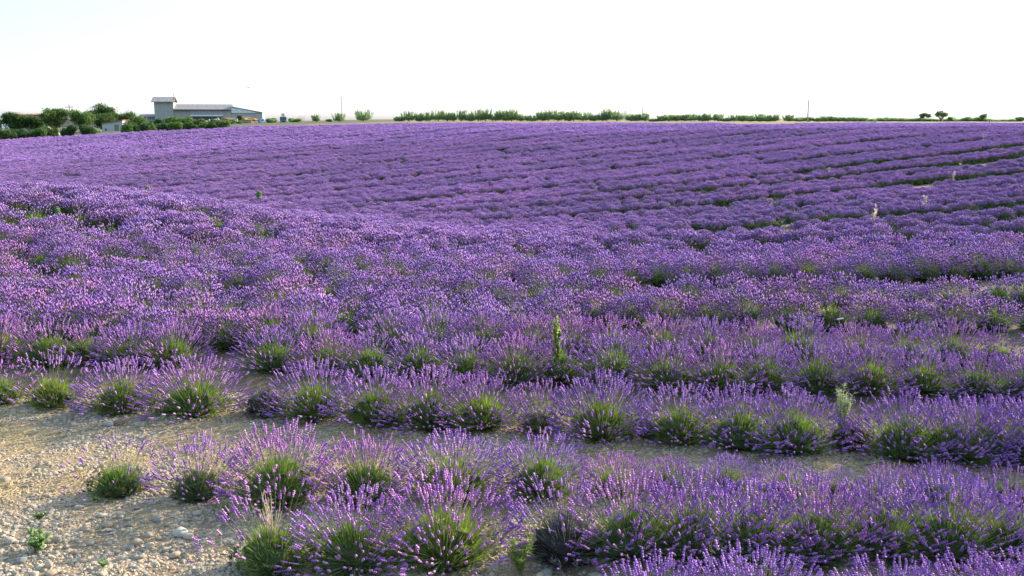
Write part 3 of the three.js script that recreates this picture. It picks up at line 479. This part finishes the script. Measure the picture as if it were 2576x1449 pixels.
[[1100, 292, 30], [1170, 290, 30], [1265, 276, 26], [1330, 280, 24], [1400, 276, 28], [1490, 280, 24], [1550, 282, 22], [1620, 290, 30], [1700, 292, 28], [1770, 288, 26], [1850, 290, 26], [1895, 272, 18], [1960, 284, 30], [2040, 266, 28], [2110, 270, 30], [2160, 268, 30], [2215, 284, 24], [2290, 290, 28], [2370, 298, 30], [2440, 300, 26], [2500, 290, 24]].forEach(([zx, zy, w], i) => shrub(`hedge bush ${['in the far hedge', 'of the low hedge'][i % 2]} on the right crest, ${ORD[i] ?? 'last'} from the hedge's left end`, z4(zx), 311, V2(zy) - 5 + 3 * gauss(), 246, w + 12, 'grove', { name: 'hedge_bush', cat: 'bush', leaves: 500, size: 0.2, group: 'bushes of the hedge on the right crest' }));

// utility poles and wires
function pole(label, u, vTop, d, r, arm) {
  const b = onGround(u, d), h = at(u, vTop, d).y - b.y, t = thing('utility_pole', label, 'utility pole', b, 0, 'utility poles on the skyline');
  mesh('pole', new THREE.CylinderGeometry(r * 0.75, r, h + 1, 8).translate(0, h / 2 - 0.5, 0), arm ? mWood : mConcrete, t);
  if (arm) { mesh('cross_arm', box(-1.2, 1.2, h - 1.05, h - 0.9, -0.07, 0.07), mWood, t); for (const x of [-1, -0.4, 1]) mesh('insulator', new THREE.CylinderGeometry(0.05, 0.06, 0.2, 6).translate(x, h - 0.8, 0), mPale, t); }
  else mesh('pole_cap', new THREE.CylinderGeometry(r * 0.8, r * 0.8, 0.15, 8).translate(0, h + 0.06, 0), mWood, t);
}
pole('thin pale utility pole standing between two small orchard trees', 861, 243.8, 262, 0.13); pole('thin pale utility pole behind the middle of the orchard row', 1616, 247.6, 275, 0.11); pole('thick brown-grey utility pole on the right in dry grass', 2031.6, 252.8, 205, 0.15); pole('utility pole with a cross-arm behind the left trees', 177, 261.5, 300, 0.14, true);
function wire(label, a, b, sag) { const pts = []; for (let i = 0; i <= 14; i++) { const t = i / 14, p = V().lerpVectors(a, b, t); p.y -= sag * 4 * t * (1 - t); pts.push(p); } const m = mesh('overhead_wire', new THREE.TubeGeometry(new THREE.CatmullRomCurve3(pts), 28, 0.022, 4), std(0.12, 0.12, 0.12), scene); tag(m, label, 'wire'); }
wire('thin wire from the cross-arm pole to the left edge', at(176, 267.5, 300), at(-40, 298, 300), 0.8); wire('thin wire from the cross-arm pole to the barn tower', at(178, 267.5, 300), at(388, 262, 276), 1.2);

// vehicles and odd things by the barn
function extrudeX(pts, x0, x1, bev = 0.05) { const s = new THREE.Shape(pts.map(([a, b]) => new THREE.Vector2(a, b))), g = new THREE.ExtrudeGeometry(s, { depth: x1 - x0 - 2 * bev, bevelEnabled: true, bevelThickness: bev, bevelSize: bev, bevelSegments: 2 }); g.translate(0, 0, x0 + bev); return g; }
function car(label, cat, name, pos, turn, paint, tall) {
  const c = thing(name, label, cat, pos, turn), k = tall ? 1.3 : 1, mP = new THREE.MeshPhysicalMaterial({ color: new THREE.Color().setRGB(...paint), roughness: 0.4, clearcoat: 0.6 }), mG = std(0.05, 0.07, 0.09, { roughness: 0.15 });
  mesh('body', extrudeX([[-2, 0.35], [2, 0.35], [2.02, 0.75], [1.2, 0.92], [0.55, 1.42 * k], [-1.5, 1.45 * k], [-1.98, 0.95]], -0.85, 0.85), mP, c);
  mesh('windscreen', new THREE.BufferGeometry().setFromPoints([V(1.2, 0.99, -0.68), V(1.2, 0.99, 0.68), V(0.66, 1.4 * k, 0.6), V(1.2, 0.99, -0.68), V(0.66, 1.4 * k, 0.6), V(0.66, 1.4 * k, -0.6)]), mG, c).geometry.computeVertexNormals();
  for (const z of [-0.86, 0.86]) mesh('side_window', box(-1.3, 0.55, 0.98, 1.3 * k, z - 0.02, z + 0.02), mG, c);
  for (const x of [-1.25, 1.25]) for (const z of [-0.8, 0.8]) { const w = mesh('wheel', new THREE.CylinderGeometry(0.32, 0.32, 0.2, 14).rotateX(Math.PI / 2).translate(x, 0.32, z), std(0.03, 0.03, 0.03), c); mesh('rim', new THREE.CylinderGeometry(0.18, 0.18, 0.22, 10).rotateX(Math.PI / 2).translate(x, 0.32, z), std(0.5, 0.5, 0.5, { metalness: 0.6, roughness: 0.4 }), w); }
  for (const z of [-0.6, 0.6]) mesh('headlight', box(1.98, 2.08, 0.6, 0.75, z - 0.16, z + 0.16), mPale, c);
  return c;
}
const lift = (u, v, d) => at(u, v, d);
car('white car parked by the blue tarpaulin at the barn end', 'car', 'parked_car', lift(669.5, 313, 252), -0.9, [0.78, 0.8, 0.82]);
{ const c = car('dark van with a pale box on its roof on the crest', 'van', 'parked_van', lift(713, 312, 252), -1.35, [0.03, 0.04, 0.05], true); mesh('roof_box', box(-0.9, 0.5, 1.96, 2.75, -0.42, 0.42), mPale, c); }
function blob(name, label, cat, pos, r, mat, s, group) { const g = new THREE.IcosahedronGeometry(1, 4), p = g.attributes.position; for (let i = 0; i < p.count; i++) { const q = V().fromBufferAttribute(p, i), k = 1 + 0.16 * noise.noise3d(q.x * 1.8 + s, q.y * 1.8, q.z * 1.8) + 0.05 * noise.noise3d(q.x * 6 + s, q.y * 6, q.z * 6); p.setXYZ(i, q.x * r.x * k, q.y * r.y * k, q.z * r.z * k); } g.computeVertexNormals(); const m = mesh(name, g, mat, scene); m.position.copy(pos); return tag(m, label, cat, group); }
blob('tarpaulin_heap', 'blue tarpaulin heap behind the white car at the barn end', 'tarpaulin', at(659, 306, 256), V(0.95, 0.85, 0.9), std(0.05, 0.16, 0.52, { roughness: 0.6 }), 3);
{ const b = at(758, 309, 252), f = thing('metal_rack', 'faint pale metal rack of thin bars right of the low shrub', 'rack', b, 0); for (let i = 0; i < 5; i++) mesh('upright_bar', box(-0.8 + i * 0.4 - 0.02, -0.78 + i * 0.4 + 0.02, -0.5, 1.65, -0.02, 0.02), mConcrete, f); for (let i = 0; i < 4; i++) mesh('cross_bar', box(-0.82, 0.84, 0.3 + i * 0.42, 0.34 + i * 0.42, 0.02, 0.05), mConcrete, f); }
{ const b = at(142, 341, 229), w = thing('white_block', 'white block standing on end below the wide green tree', 'block', b, 0.15); mesh('block', box(-0.66, 0.66, -0.3, 0.88, -0.5, 0.4), std(0.68, 0.66, 0.62), w); mesh('capstone', box(-0.7, 0.7, 0.882, 0.96, -0.54, 0.44), mPale, w); }
function stoneWall(label, u0, u1, v0, v1, vt, d, col, sd) { srand(sd); const a = at(u0, v0, d), b = at(u1, v1, d), w = thing('stone_wall', label, 'wall', a, 0), len = a.distanceTo(b), dir = V().subVectors(b, a).normalize(), ht = (v0 - vt) * d / FPX; const gs = new THREE.DodecahedronGeometry(0.5, 0); w.rotation.y = -Math.atan2(dir.z, dir.x); for (let y = -0.4; y < ht; y += 0.32) for (let x = rr(0, 0.3); x < len;) { const L = rr(0.4, 0.9); if (y < ht - rr(0, 0.5)) { const m = mesh('stone', gs, std(...vary(col, 0.12)), w); m.position.set(x, y + dir.y * x, rr(-0.1, 0.1)); m.scale.set(L * 1.15, 0.42, 0.6); m.rotation.set(rnd(), 0, rr(-0.1, 0.1)); } x += L; } }
stoneWall('ruined pale stone wall between the barn bushes', 486, 552, 318, 316, 300, 250, [0.5, 0.45, 0.38], 21); stoneWall('low reddish-brown stone wall under the trees left of the hut', 160, 226, 341.5, 336, 333, 231, [0.28, 0.21, 0.17], 22);
{ const b = at(594, 317, 246), p = thing('concrete_pillar', 'pale concrete pillar at the field edge before the dry mound', 'pillar', b, 0.2); mesh('shaft', box(-0.4, 0.4, -0.5, 1.8, -0.3, 0.3), std(0.55, 0.53, 0.52), p); mesh('cap', box(-0.44, 0.44, 1.802, 1.9, -0.34, 0.34), mPale, p); }
blob('earth_mound', 'dry straw-coloured earth mound in front of the lean-to', 'mound', at(604, 309, 264), V(6.4, 1.5, 3.5), std(0.42, 0.31, 0.17, { map: soilMap }), 11);
{ const b = at(2489, 308, 190), p = thing('fence_post', 'thin dark post in front of the right crest hedge', 'post', b, 0.3); mesh('post', new THREE.CylinderGeometry(0.07, 0.08, 1.1, 7), mDark, p); mesh('collar', new THREE.CylinderGeometry(0.09, 0.09, 0.14, 7).translate(0, -0.28, 0), mPale, p); }
{ const b = thing('bird', 'small bird gliding in the white sky right of the barn', 'bird', at(624, 221, 150), 0.4); b.rotation.z = -0.35; mesh('body', new THREE.SphereGeometry(0.05, 10, 8).scale(3, 0.8, 0.8), mDark, b); for (const s of [-1, 1]) { const T = new Tris(); T.quad(V(0.06, 0, 0), V(-0.06, 0, 0), V(-0.12, 0.06, s * 0.36), V(0.0, 0.05, s * 0.3), [1, 1, 1]); T.quad(V(0.06, 0.012, 0), V(0, 0.06, s * 0.3), V(-0.12, 0.07, s * 0.36), V(-0.06, 0.012, 0), [1, 1, 1]); mesh('wing', T.build(), mDark, b); } b.rotation.y = 1.2; }
{ // far ridge beyond the left trees; distance haze is put into its blue colour
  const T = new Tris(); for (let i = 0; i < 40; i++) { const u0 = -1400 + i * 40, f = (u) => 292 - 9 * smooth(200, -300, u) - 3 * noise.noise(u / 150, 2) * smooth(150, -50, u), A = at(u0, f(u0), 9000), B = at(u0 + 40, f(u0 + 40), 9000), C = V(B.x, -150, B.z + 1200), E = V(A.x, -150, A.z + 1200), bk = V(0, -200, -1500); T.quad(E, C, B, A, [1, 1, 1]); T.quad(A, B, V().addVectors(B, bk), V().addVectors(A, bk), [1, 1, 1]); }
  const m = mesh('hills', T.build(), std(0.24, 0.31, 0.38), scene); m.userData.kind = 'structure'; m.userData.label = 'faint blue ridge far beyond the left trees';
}

// ---------------------------------------------------------------- stones, gravel and straw
const pebbleGeos = [0, 1, 2, 3, 4, 5].map((k) => { const g0 = new THREE.IcosahedronGeometry(1, 2), p = g0.attributes.position; for (let i = 0; i < p.count; i++) { const q = V().fromBufferAttribute(p, i), r = 1 + 0.2 * noise.noise3d(q.x * 0.9 + k * 7, q.y * 0.9, q.z * 0.9) + 0.07 * noise.noise3d(q.x * 2.6 + k, q.y * 2.6, q.z * 2.6); q.multiplyScalar(r); q.x = clamp(q.x, -0.95, 0.9); q.y = clamp(q.y, -0.8, 0.86); p.setXYZ(i, q.x, q.y, q.z); } const n0 = []; for (let i = 0; i < p.count; i++) { const q = V().fromBufferAttribute(p, i).normalize(); n0.push(q.x, q.y, q.z); } g0.computeVertexNormals(); const fn = g0.attributes.normal; for (let i = 0; i < p.count; i++) { const q = V(fn.getX(i), fn.getY(i), fn.getZ(i)).multiplyScalar(0.45).add(V(n0[i * 3], n0[i * 3 + 1], n0[i * 3 + 2]).multiplyScalar(0.55)).normalize(); fn.setXYZ(i, q.x, q.y, q.z); } return g0; });
const STONE = [[0.50, 0.45, 0.36], [0.46, 0.43, 0.37], [0.56, 0.48, 0.37], [0.40, 0.39, 0.37], [0.60, 0.55, 0.47], [0.52, 0.42, 0.31], [0.36, 0.345, 0.32]];
const stoneMats = STONE.map((c) => std(c[0] * 0.9, c[1] * 0.83, c[2] * 0.75, { roughness: 0.9, bumpMap: soilBump, bumpScale: 0.003 }));
const fromZ = { a: (x, y) => [x * 0.2685, 1069 + y * 0.2685], b: (x, y) => [628.9 + x * 0.2685, 1069 + y * 0.2685], c: (x, y) => [1257.8 + x * 0.2685, 1069 + y * 0.2685], e: (x, y) => [x * 0.2691, 817.6 + y * 0.2691] };
srand(77);
const stoneSpots = [], unnamed = [];
function stone(z, zx, zy, zw, label, tall = 0.66, colour) {
  const [u, v] = fromZ[z](zx, zy + zw * 0.25), [x, d] = hit(u, v), r = zw * 0.2685 * 0.5 * Math.hypot(d, 2.9) / FPX, m = mesh('stone', pick(pebbleGeos), colour ? std(...colour.map((z) => z * 0.9), { roughness: 0.9, bumpMap: soilBump, bumpScale: 0.003 }) : pick(stoneMats), scene);
  m.position.set(x, ground(x, d) + r * tall * 0.42, -d); m.scale.set(r, r * tall, r * rr(0.75, 1)); m.rotation.set(rr(-0.2, 0.2), rr(-0.6, 0.6), rr(-0.25, 0.25));
  stoneSpots.push([x, d, r]); if (!label) unnamed.push([u, m]); tag(m, label ?? '', 'stone', 'stones lying on the bare gravel');
}
for (const [z, x, y, w, l, t, c] of [
  ['a', 45, 512, 100, 'pale flat-topped stone at the left edge beside the sparse bush'], ['a', 735, 413, 72, 'cream stone at the left tip of the sparse bush\'s flowers'], ['a', 312, 757, 85, 'grey pointed stone below the bare dirt patch on the left'], ['a', 740, 765, 95, 'long white stone just below the sparse bush', 0.5], ['a', 655, 742, 85, 'flat white stone touching the long white stone', 0.4],
  ['a', 955, 835, 95, 'grey flat stone below the sparse bush\'s fallen flowers', 0.5], ['a', 1138, 824, 90, 'flat grey slab-like stone below the second bush', 0.4], ['a', 1478, 870, 122, 'large blocky grey stone with a flat top', 0.62], ['a', 1010, 925, 122, 'large tan wedge-shaped stone left of the blocky grey one', 0.55], ['a', 800, 975, 98, 'tan angular stone with a lit upright face', 0.8],
  ['a', 862, 1000, 58, 'small tan stone leaning on the angular tan one', 0.8], ['a', 1692, 1002, 132, 'largest pale round stone, left of the lavender\'s splayed flowers', 0.75, [0.58, 0.54, 0.45]], ['a', 1764, 1042, 98, 'pale stone in front of the largest round stone', 0.7], ['a', 1778, 1010, 72, 'half-hidden stone behind the pair of pale stones', 0.7], ['a', 1390, 1030, 80, 'pinkish stone above the brown boulder-like stone', 0.75, [0.55, 0.45, 0.37]],
  ['a', 1275, 1100, 108, 'brownish blocky stone in the middle of the gravel', 0.75, [0.47, 0.36, 0.26]], ['a', 1405, 1135, 82, 'upright tan egg-shaped stone in the gravel', 0.95, [0.56, 0.46, 0.34]], ['a', 540, 1067, 88, 'warm tan round stone right of the little green weed', 0.8, [0.57, 0.46, 0.34]], ['a', 95, 1080, 102, 'pale pink-tan stone at the far lower left', 0.75, [0.58, 0.49, 0.4]], ['a', 450, 1098, 62, 'small tan stone partly under the little green weed', 0.8],
  ['a', 205, 1270, 92, 'grey angular stone near the bottom left corner', 0.75, [0.36, 0.35, 0.33]], ['a', 462, 1322, 72, 'pointed pale stone standing near the bottom', 1.1, [0.58, 0.5, 0.4]], ['a', 478, 1378, 95, 'flat grey stone below the pointed pale one', 0.4], ['a', 770, 1268, 88, 'oval grey-white stone, right one of a touching pair', 0.6], ['a', 685, 1275, 78, 'rough grey-tan stone, left one of a touching pair', 0.6],
  ['a', 1638, 1216, 112, 'long orange-tan stone left of the nearest bush', 0.5, [0.58, 0.46, 0.34]], ['a', 1322, 1222, 100, 'flat pale stone in the lower gravel', 0.4], ['a', 1140, 1240, 92, 'lumpy white stone in the lower gravel', 0.6], ['a', 1842, 1372, 85, 'pale upright stone near the bottom centre-left', 0.9], ['a', 2262, 1392, 105, 'grey stone at the bottom under the nearest sparse bush', 0.6], ['b', 215, 1392, 105, 'tan angular stone at the bottom below the nearest sparse bush', 0.7, [0.56, 0.45, 0.34]],
  ['c', 440, 1380, 115, 'grey-brown stone under the half-dead bush', 0.6, [0.4, 0.36, 0.3]], ['c', 905, 1404, 125, 'broad tan stone at the bottom right of the half-dead bush', 0.5, [0.5, 0.42, 0.34]], ['b', 2118, 136, 85, 'bluish-white stone on the track behind the flowers', 0.6, [0.5, 0.5, 0.48]],
  ['e', 1015, 920, 104, 'big grey stone at the foot of the third track-side bush', 0.65, [0.38, 0.37, 0.35]], ['e', 1118, 908, 92, 'reddish-brown stone beside the big grey track stone', 0.6, [0.3, 0.19, 0.12]], ['e', 1320, 930, 70, 'small upright grey stone right of the reddish-brown one', 0.8], ['e', 695, 925, 62, 'small grey stone on the track edge, far left', 0.6], ['e', 1185, 880, 60, 'tan stone tucked behind the reddish-brown one', 0.7], ['e', 460, 850, 52, 'tan stone under the second bush of the track edge', 0.7], ['e', 2190, 1055, 62, 'cream stone alone on the straw-covered track', 0.6],
  ['a', 605, 1085, 48], ['a', 1490, 1060, 58], ['a', 700, 1190, 74], ['a', 1555, 1175, 70], ['a', 1553, 1216, 58], ['a', 1362, 900, 66], ['a', 1210, 937, 58], ['a', 320, 1390, 84], ['a', 2080, 1362, 64], ['a', 1740, 942, 66], ['a', 270, 800, 60], ['a', 470, 828, 70], ['a', 1130, 865, 60], ['a', 1195, 885, 60], ['a', 870, 885, 50], ['a', 1515, 1130, 50], ['a', 850, 1105, 80], ['a', 1220, 1150, 76], ['a', 1890, 1050, 54], ['a', 1560, 935, 70], ['a', 1850, 830, 80], ['a', 1280, 1335, 60], ['a', 980, 1250, 50], ['a', 90, 815, 66], ['a', 150, 1390, 60], ['a', 1000, 1180, 50], ['a', 1100, 1190, 56]]) stone(z, x, y, w, l, t, c);
unnamed.sort((p, q) => p[0] - q[0]).forEach(([, m], i) => { m.userData.label = `small pale gravel stone at lower left, ${ORD[i]} small one from the left edge`; });
{
  srand(123); const M = new THREE.Matrix4(), q = new THREE.Quaternion(), e = new THREE.Euler(), lists = pebbleGeos.map(() => []);
  const small = [0, 1, 2].map((k) => { const g = new THREE.IcosahedronGeometry(1, 1), p = g.attributes.position; for (let i = 0; i < p.count; i++) { const w = V().fromBufferAttribute(p, i), r = 1 + 0.3 * noise.noise3d(w.x * 1.1 + k * 5, w.y * 1.1, w.z * 1.1); p.setXYZ(i, w.x * r, w.y * r, w.z * r); } g.computeVertexNormals(); return g; });
  const buckets = small.map(() => []);
  for (let i = 0; i < 125000; i++) {
    const d = rr(4.5, 9.6), x = rr(-0.62, 0.62) * d * 1.05; if (rowOf(x, d) > 9.2) continue;
    const [u, v] = project(x, 0, d); if (u < -60 || u > W + 60 || v > 1520) continue;
    const dry = noise.noise(x * 0.7, d * 0.7) * 0.6 + noise.noise(x * 2.3 + 9, d * 2.3) * 0.4 + (d > 6.95 && rowOf(x, d) < 8.0 ? 0.45 : 0);
    if (rnd() < smooth(0.05, 0.8, dry) * 0.72 || rnd() < 0.75 * smooth(0.05, 0.6, noise.noise(x * 1.5 + 31, d * 2.2))) continue;
    let r = 0.004 + 0.0052 * -Math.log(1 - rnd() * 0.97); if (r > 0.026) r = 0.026; if (dry > 0.3) r *= 0.8;
    if (bushSpots.some(([bx, bd, s]) => (bx - x) ** 2 + (bd - d) ** 2 < (0.16 * s) ** 2)) continue;
    buckets[i % 3].push([x, d, r]);
  }
  const grp = new THREE.Group(); grp.name = 'gravel'; scene.add(grp); tag(grp, 'pale rounded gravel covering the bare ground and the track', 'gravel', null, 'stuff');
  const mG = std(1, 1, 1, { roughness: 0.9 });
  buckets.forEach((L, k) => { const im = new THREE.InstancedMesh(small[k], mG, L.length); im.name = 'pebbles'; im.userData.kind = 'stuff'; im.castShadow = im.receiveShadow = true; L.forEach(([x, d, r], i) => { e.set(rr(-0.4, 0.4), rnd() * 6.28, rr(-0.4, 0.4)); q.setFromEuler(e); const fl = rr(0.45, 0.8); M.compose(V(x, ground(x, d) + r * fl * 0.12, -d), q, V(r * rr(0.9, 1.5), r * fl, r)); im.setMatrixAt(i, M); const c = vary(pick(STONE), 0.16).map((z, k) => z * [0.82, 0.72, 0.61][k]); im.setColorAt(i, new THREE.Color().setRGB(...c)); }); grp.add(im); });
  // straw on the trodden track
  const sg = new THREE.CylinderGeometry(1, 1, 1, 4), straws = [];
  for (let i = 0; i < 16000; i++) { const d = rr(4.6, 9.2), x = rr(-0.6, 0.6) * d; if (rowOf(x, d) > 8.6) continue; const onTrack = d > 6.9 ? 0.35 : -0.25, dry = noise.noise(x * 0.7, d * 0.7) * 0.6 + noise.noise(x * 2.3 + 9, d * 2.3) * 0.4 + onTrack; if (rnd() > smooth(0.0, 0.7, dry) * (x < -0.5 ? 1 : 0.6)) continue; straws.push([x, d]); }
  const si = new THREE.InstancedMesh(sg, mG, straws.length); si.castShadow = si.receiveShadow = true; si.name = 'straw'; tag(si, 'dry straw bits scattered over the trodden track', 'straw', null, 'stuff');
  straws.forEach(([x, d], i) => { e.set(Math.PI / 2 + rr(-0.12, 0.12), rnd() * 6.28, 0, 'YXZ'); q.setFromEuler(e); const t = rr(0.001, 0.0022); M.compose(V(x, ground(x, d) + rr(0.006, 0.02), -d), q, V(t, rr(0.04, 0.17), t)); si.setMatrixAt(i, M); const c = vary([0.58, 0.46, 0.24], 0.16); si.setColorAt(i, new THREE.Color().setRGB(...c)); });
  scene.add(si);
  // dry grass along the far edge of the field
  const T = new Tris(); srand(5); for (let i = 0; i < 40; i++) { const d = dome(0.7, 0.8); blade(T, V(rr(-0.2, 0.2), 0, rr(-0.2, 0.2)), d, rr(0.2, 0.55), 0.012, vary([0.52, 0.42, 0.22], 0.16), 0); }
  const tg = T.build(), spots = [];
  for (let i = 0; i < 7000; i++) { const x = rr(-62, 66), d = fieldEnd(x) + rr(0.5, x > 22 && x < 31 ? 14 : 4); if (x < -26) continue; spots.push([x, d]); }
  const di = new THREE.InstancedMesh(tg, leafMat(1, 1, 1, 0.3, { vertexColors: true }), spots.length); di.castShadow = di.receiveShadow = true; di.name = 'dry_grass'; tag(di, 'dry yellow grass along the far edge of the lavender field', 'grass', null, 'stuff');
  spots.forEach(([x, d], i) => { q.setFromAxisAngle(V(0, 1, 0), rnd() * 6.28); const s = rr(0.5, 1.15); M.compose(V(x, ground(x, d) - 0.02, -d), q, V(s, s * 0.8, s)); di.setMatrixAt(i, M); }); scene.add(di);
}

// ---------------------------------------------------------------- weeds and dry plants
function overPlants(u, v) { const [a, b] = dirOf(u, v); let d = 8; while (d < 104 && EYE + b * d > ground(a * d, d) + 0.4) d += 0.02; return [a * d, d]; }
function weed(name, label, cat, u, vBase, vTop, wpx, style, col, opt = {}) {
  const [x, d] = opt.field ? overPlants(u, vBase) : hit(u, vBase), b = V(x, ground(x, d), -d); srand(9000 + Math.round(u * 3 + vBase));
  const k = Math.hypot(d, 2) / FPX, h = (vBase - vTop) * k * 1.06 + (opt.field ? 0.4 : 0), w = wpx * k, t = thing(name, label, cat, b, 0, opt.group), S = new Tris(), L = new Tris(), green = col === 'dry' ? [[0.62, 0.54, 0.38], [0.7, 0.63, 0.48], [0.55, 0.45, 0.3]] : GREEN[col];
  const n = opt.stems ?? 7, ls = opt.leaf ?? 0.03;
  for (let i = 0; i < n; i++) {
    const a = rnd() * 6.28, q = i / n, tip = style === 'spire' ? V(gauss() * w * 0.15 + q * w * 0.2, h * (1 - 0.6 * q), gauss() * w * 0.15) : style === 'flat' ? V(Math.cos(a) * w * 0.5 * rr(0.4, 1), h * rr(0.3, 1), Math.sin(a) * w * 0.5 * rr(0.4, 1)) : V(Math.cos(a) * w * 0.45 * rr(0.3, 1), h * rr(0.6, 1), Math.sin(a) * w * 0.45 * rr(0.3, 1));
    const m = V(tip.x * 0.35, tip.y * 0.55, tip.z * 0.35); S.tube([V(gauss() * 0.01, 0, gauss() * 0.01), m, tip], [0.0045, 0.003, 0.0015].map((z) => z * (opt.thick ?? 1)), 4, vary(col === 'dry' ? green[0] : [0.26, 0.3, 0.14], 0.1));
    const leaves = opt.leaves ?? 46;
    for (let j = 0; j < leaves; j++) { const f = opt.field ? 1 - 0.75 * rnd() * Math.min(1, (h - 0.3) / h) : 0.12 + 0.88 * rnd(), p = f < 0.5 ? V().lerpVectors(V(), m, f * 2) : V().lerpVectors(m, tip, f * 2 - 1), dir = V(gauss(), 0.4 + 0.5 * gauss(), gauss()).normalize(); blade(L, p, dir, ls * rr(0.6, 1.5) * (style === 'spire' ? 1.35 - f : 1), (opt.lw ?? 0.2) * ls, vary(pick(green), 0.14), rr(-0.1, 0.1)); }
  }
  mesh('stems', S.build(), mStem, t); mesh(col === 'dry' ? 'seed_heads' : 'leaves', L.build(), mLeaf, t).userData.kind = 'stuff';
}
weed('tall_weed', 'tall bright yellow-green weed rising alone from the lavender', 'weed', 1400, 870, 796, 50, 'spire', 'lime', { stems: 10, leaves: 60, leaf: 0.055, lw: 0.2, field: true });
weed('feathery_weed', 'feathery pale green weed at the bottom between two bushes', 'weed', 1310, 1448, 1352, 110, 'bushy', 'lime', { stems: 20, leaves: 60, leaf: 0.032, lw: 0.09 });
weed('feathery_weed', 'yellow-green feathery weed growing in the dense rows on the right', 'weed', 2118, 1040, 986, 60, 'bushy', 'pale', { stems: 16, leaves: 44, leaf: 0.032, lw: 0.08, field: true });
weed('feathery_weed', 'thin pale green weed left of the nearest sparse bush', 'weed', 572, 1312, 1260, 44, 'bushy', 'grove', { stems: 7, leaves: 40, leaf: 0.03, lw: 0.1 });
weed('ground_weed', 'small low green weed with red stem in the gravel', 'weed', 98, 1385, 1330, 66, 'flat', 'grove', { stems: 12, leaves: 34, leaf: 0.028, lw: 0.32 });
weed('ground_weed', 'tiny green weed near the bottom of the gravel', 'weed', 262, 1428, 1406, 26, 'flat', 'grove', { stems: 5, leaves: 20, leaf: 0.02, lw: 0.3 });
weed('ground_weed', 'flat dark green sprig in the gravel above the weed', 'weed', 105, 1306, 1296, 44, 'flat', 'mid', { stems: 6, leaves: 20, leaf: 0.022, lw: 0.25 });
weed('dry_grass_tuft', 'tall dry straw stalks standing in the nearest sparse bush', 'dry grass', 690, 1425, 1215, 70, 'bushy', 'dry', { stems: 12, leaves: 3, leaf: 0.05, lw: 0.06 });
weed('dry_grass_tuft', 'pale oat-like seed heads among the third nearest bush', 'dry grass', 1105, 1415, 1262, 60, 'bushy', 'dry', { stems: 9, leaves: 9, leaf: 0.03, lw: 0.16 });
weed('dry_grass_tuft', 'whitish oat stalk hanging before the right nearest bush', 'dry grass', 1790, 1440, 1352, 40, 'bushy', 'dry', { stems: 3, leaves: 8, leaf: 0.03, lw: 0.2 });
weed('dry_grass_tuft', 'bent pale stalk sticking up in the left lavender', 'dry grass', 190, 905, 848, 34, 'bushy', 'dry', { stems: 3, leaves: 2, leaf: 0.03, lw: 0.1 });
const gd = 'pale dried weeds in the far rows';
for (const [label, u, vb, vt, w, st] of [['tall forked pale dried weed on the right', 2194, 548, 508, 32, 5], ['pale dried weed with several heads right of the forked one', 2326, 512, 486, 30, 5], ['whitish dried weed in the middle rows', 1412, 602, 584, 22, 4], ['little white dried weed below the dark lane at right', 2400, 436, 424, 10, 3], ['little white dried weed above the long dark lane', 2084, 428, 416, 14, 3], ['white speck of a dried weed near the right crest', 2476, 344, 334, 12, 3], ['pale speck of a dried weed under the first pole', 977, 343, 334, 8, 3], ['white speck of a dried weed below the crest centre', 1065, 367, 358, 8, 3], ['white speck of a dried weed in the far left rows', 348, 390, 380, 8, 3], ['small dried weed below the forked pale one', 2290, 556, 540, 18, 3]]) weed('dried_weed', label, 'dried weed', u, vb, vt + (vb - vt) * 0.2, w * 1.05, 'bushy', 'dry', { stems: st, leaves: 13, leaf: Math.max(0.035, (vb - vt) * 0.0016), lw: 0.28, thick: 2.5, group: gd, field: true });
for (const [label, u, vb, vt, w, sz] of [['round green bush alone in the lavender left of centre', 652, 498, 476, 22, 0.05], ['small yellowish bush alone in the left hollow', 370, 477, 465, 16, 0.045], ['small yellow-green bush on the near left rise', 146, 533, 517, 22, 0.035]]) { const [x, d] = overPlants(u, vb); shrub(label, u, vb, vt, d, w * 0.85, 'grove', { name: 'field_bush', cat: 'bush', leaves: 600, size: sz, lobes: 4, base: V(x, ground(x, d), -d), h: 0.4 + (vb - vt) * d / FPX }); }
{ // flower heads lying on the ground round the nearest bushes
  srand(404); const T = new Tris(); spike(T, V(0, 0, 0), V(0, 1, 0), 1, 0.14, 1, [0.3, 0.15, 0.45]); const L = [], M = new THREE.Matrix4(), q = new THREE.Quaternion(), e = new THREE.Euler();
  for (const [bx, bd, s, kind] of bushSpots.filter((p) => p[1] < 9.2 && p[3] !== 'dead')) for (let k = 0; k < 15; k++) { const a = rnd() * 6.28, r = rr(0.3, 0.62) * s; L.push([bx + Math.cos(a) * r, bd + Math.sin(a) * r]); }
  const im = new THREE.InstancedMesh(T.build(), mFlower, L.length); im.name = 'fallen_petals'; im.castShadow = im.receiveShadow = true; tag(im, 'loose purple flower heads lying on the ground around the nearest bushes', 'fallen flowers', null, 'stuff');
  L.forEach(([x, d], i) => { e.set(Math.PI / 2 + rr(-0.2, 0.2), rnd() * 6.28, 0, 'YXZ'); q.setFromEuler(e); const s = rr(0.03, 0.055); M.compose(V(x, ground(x, d) + 0.008, -d), q, V(s, s, s)); im.setMatrixAt(i, M); }); scene.add(im);
}
{ const p = at(2108, 888, 11.2), s = mesh('wooden_stick', new THREE.CapsuleGeometry(0.011, 0.06, 4, 8).rotateZ(1.75), mPale, scene); s.position.copy(p); s.position.y = Math.max(p.y, ground(p.x, 11.2) + 0.46); tag(s, 'short white stick lying on top of the lavender at right', 'stick'); }
renderer.render(scene, camera);
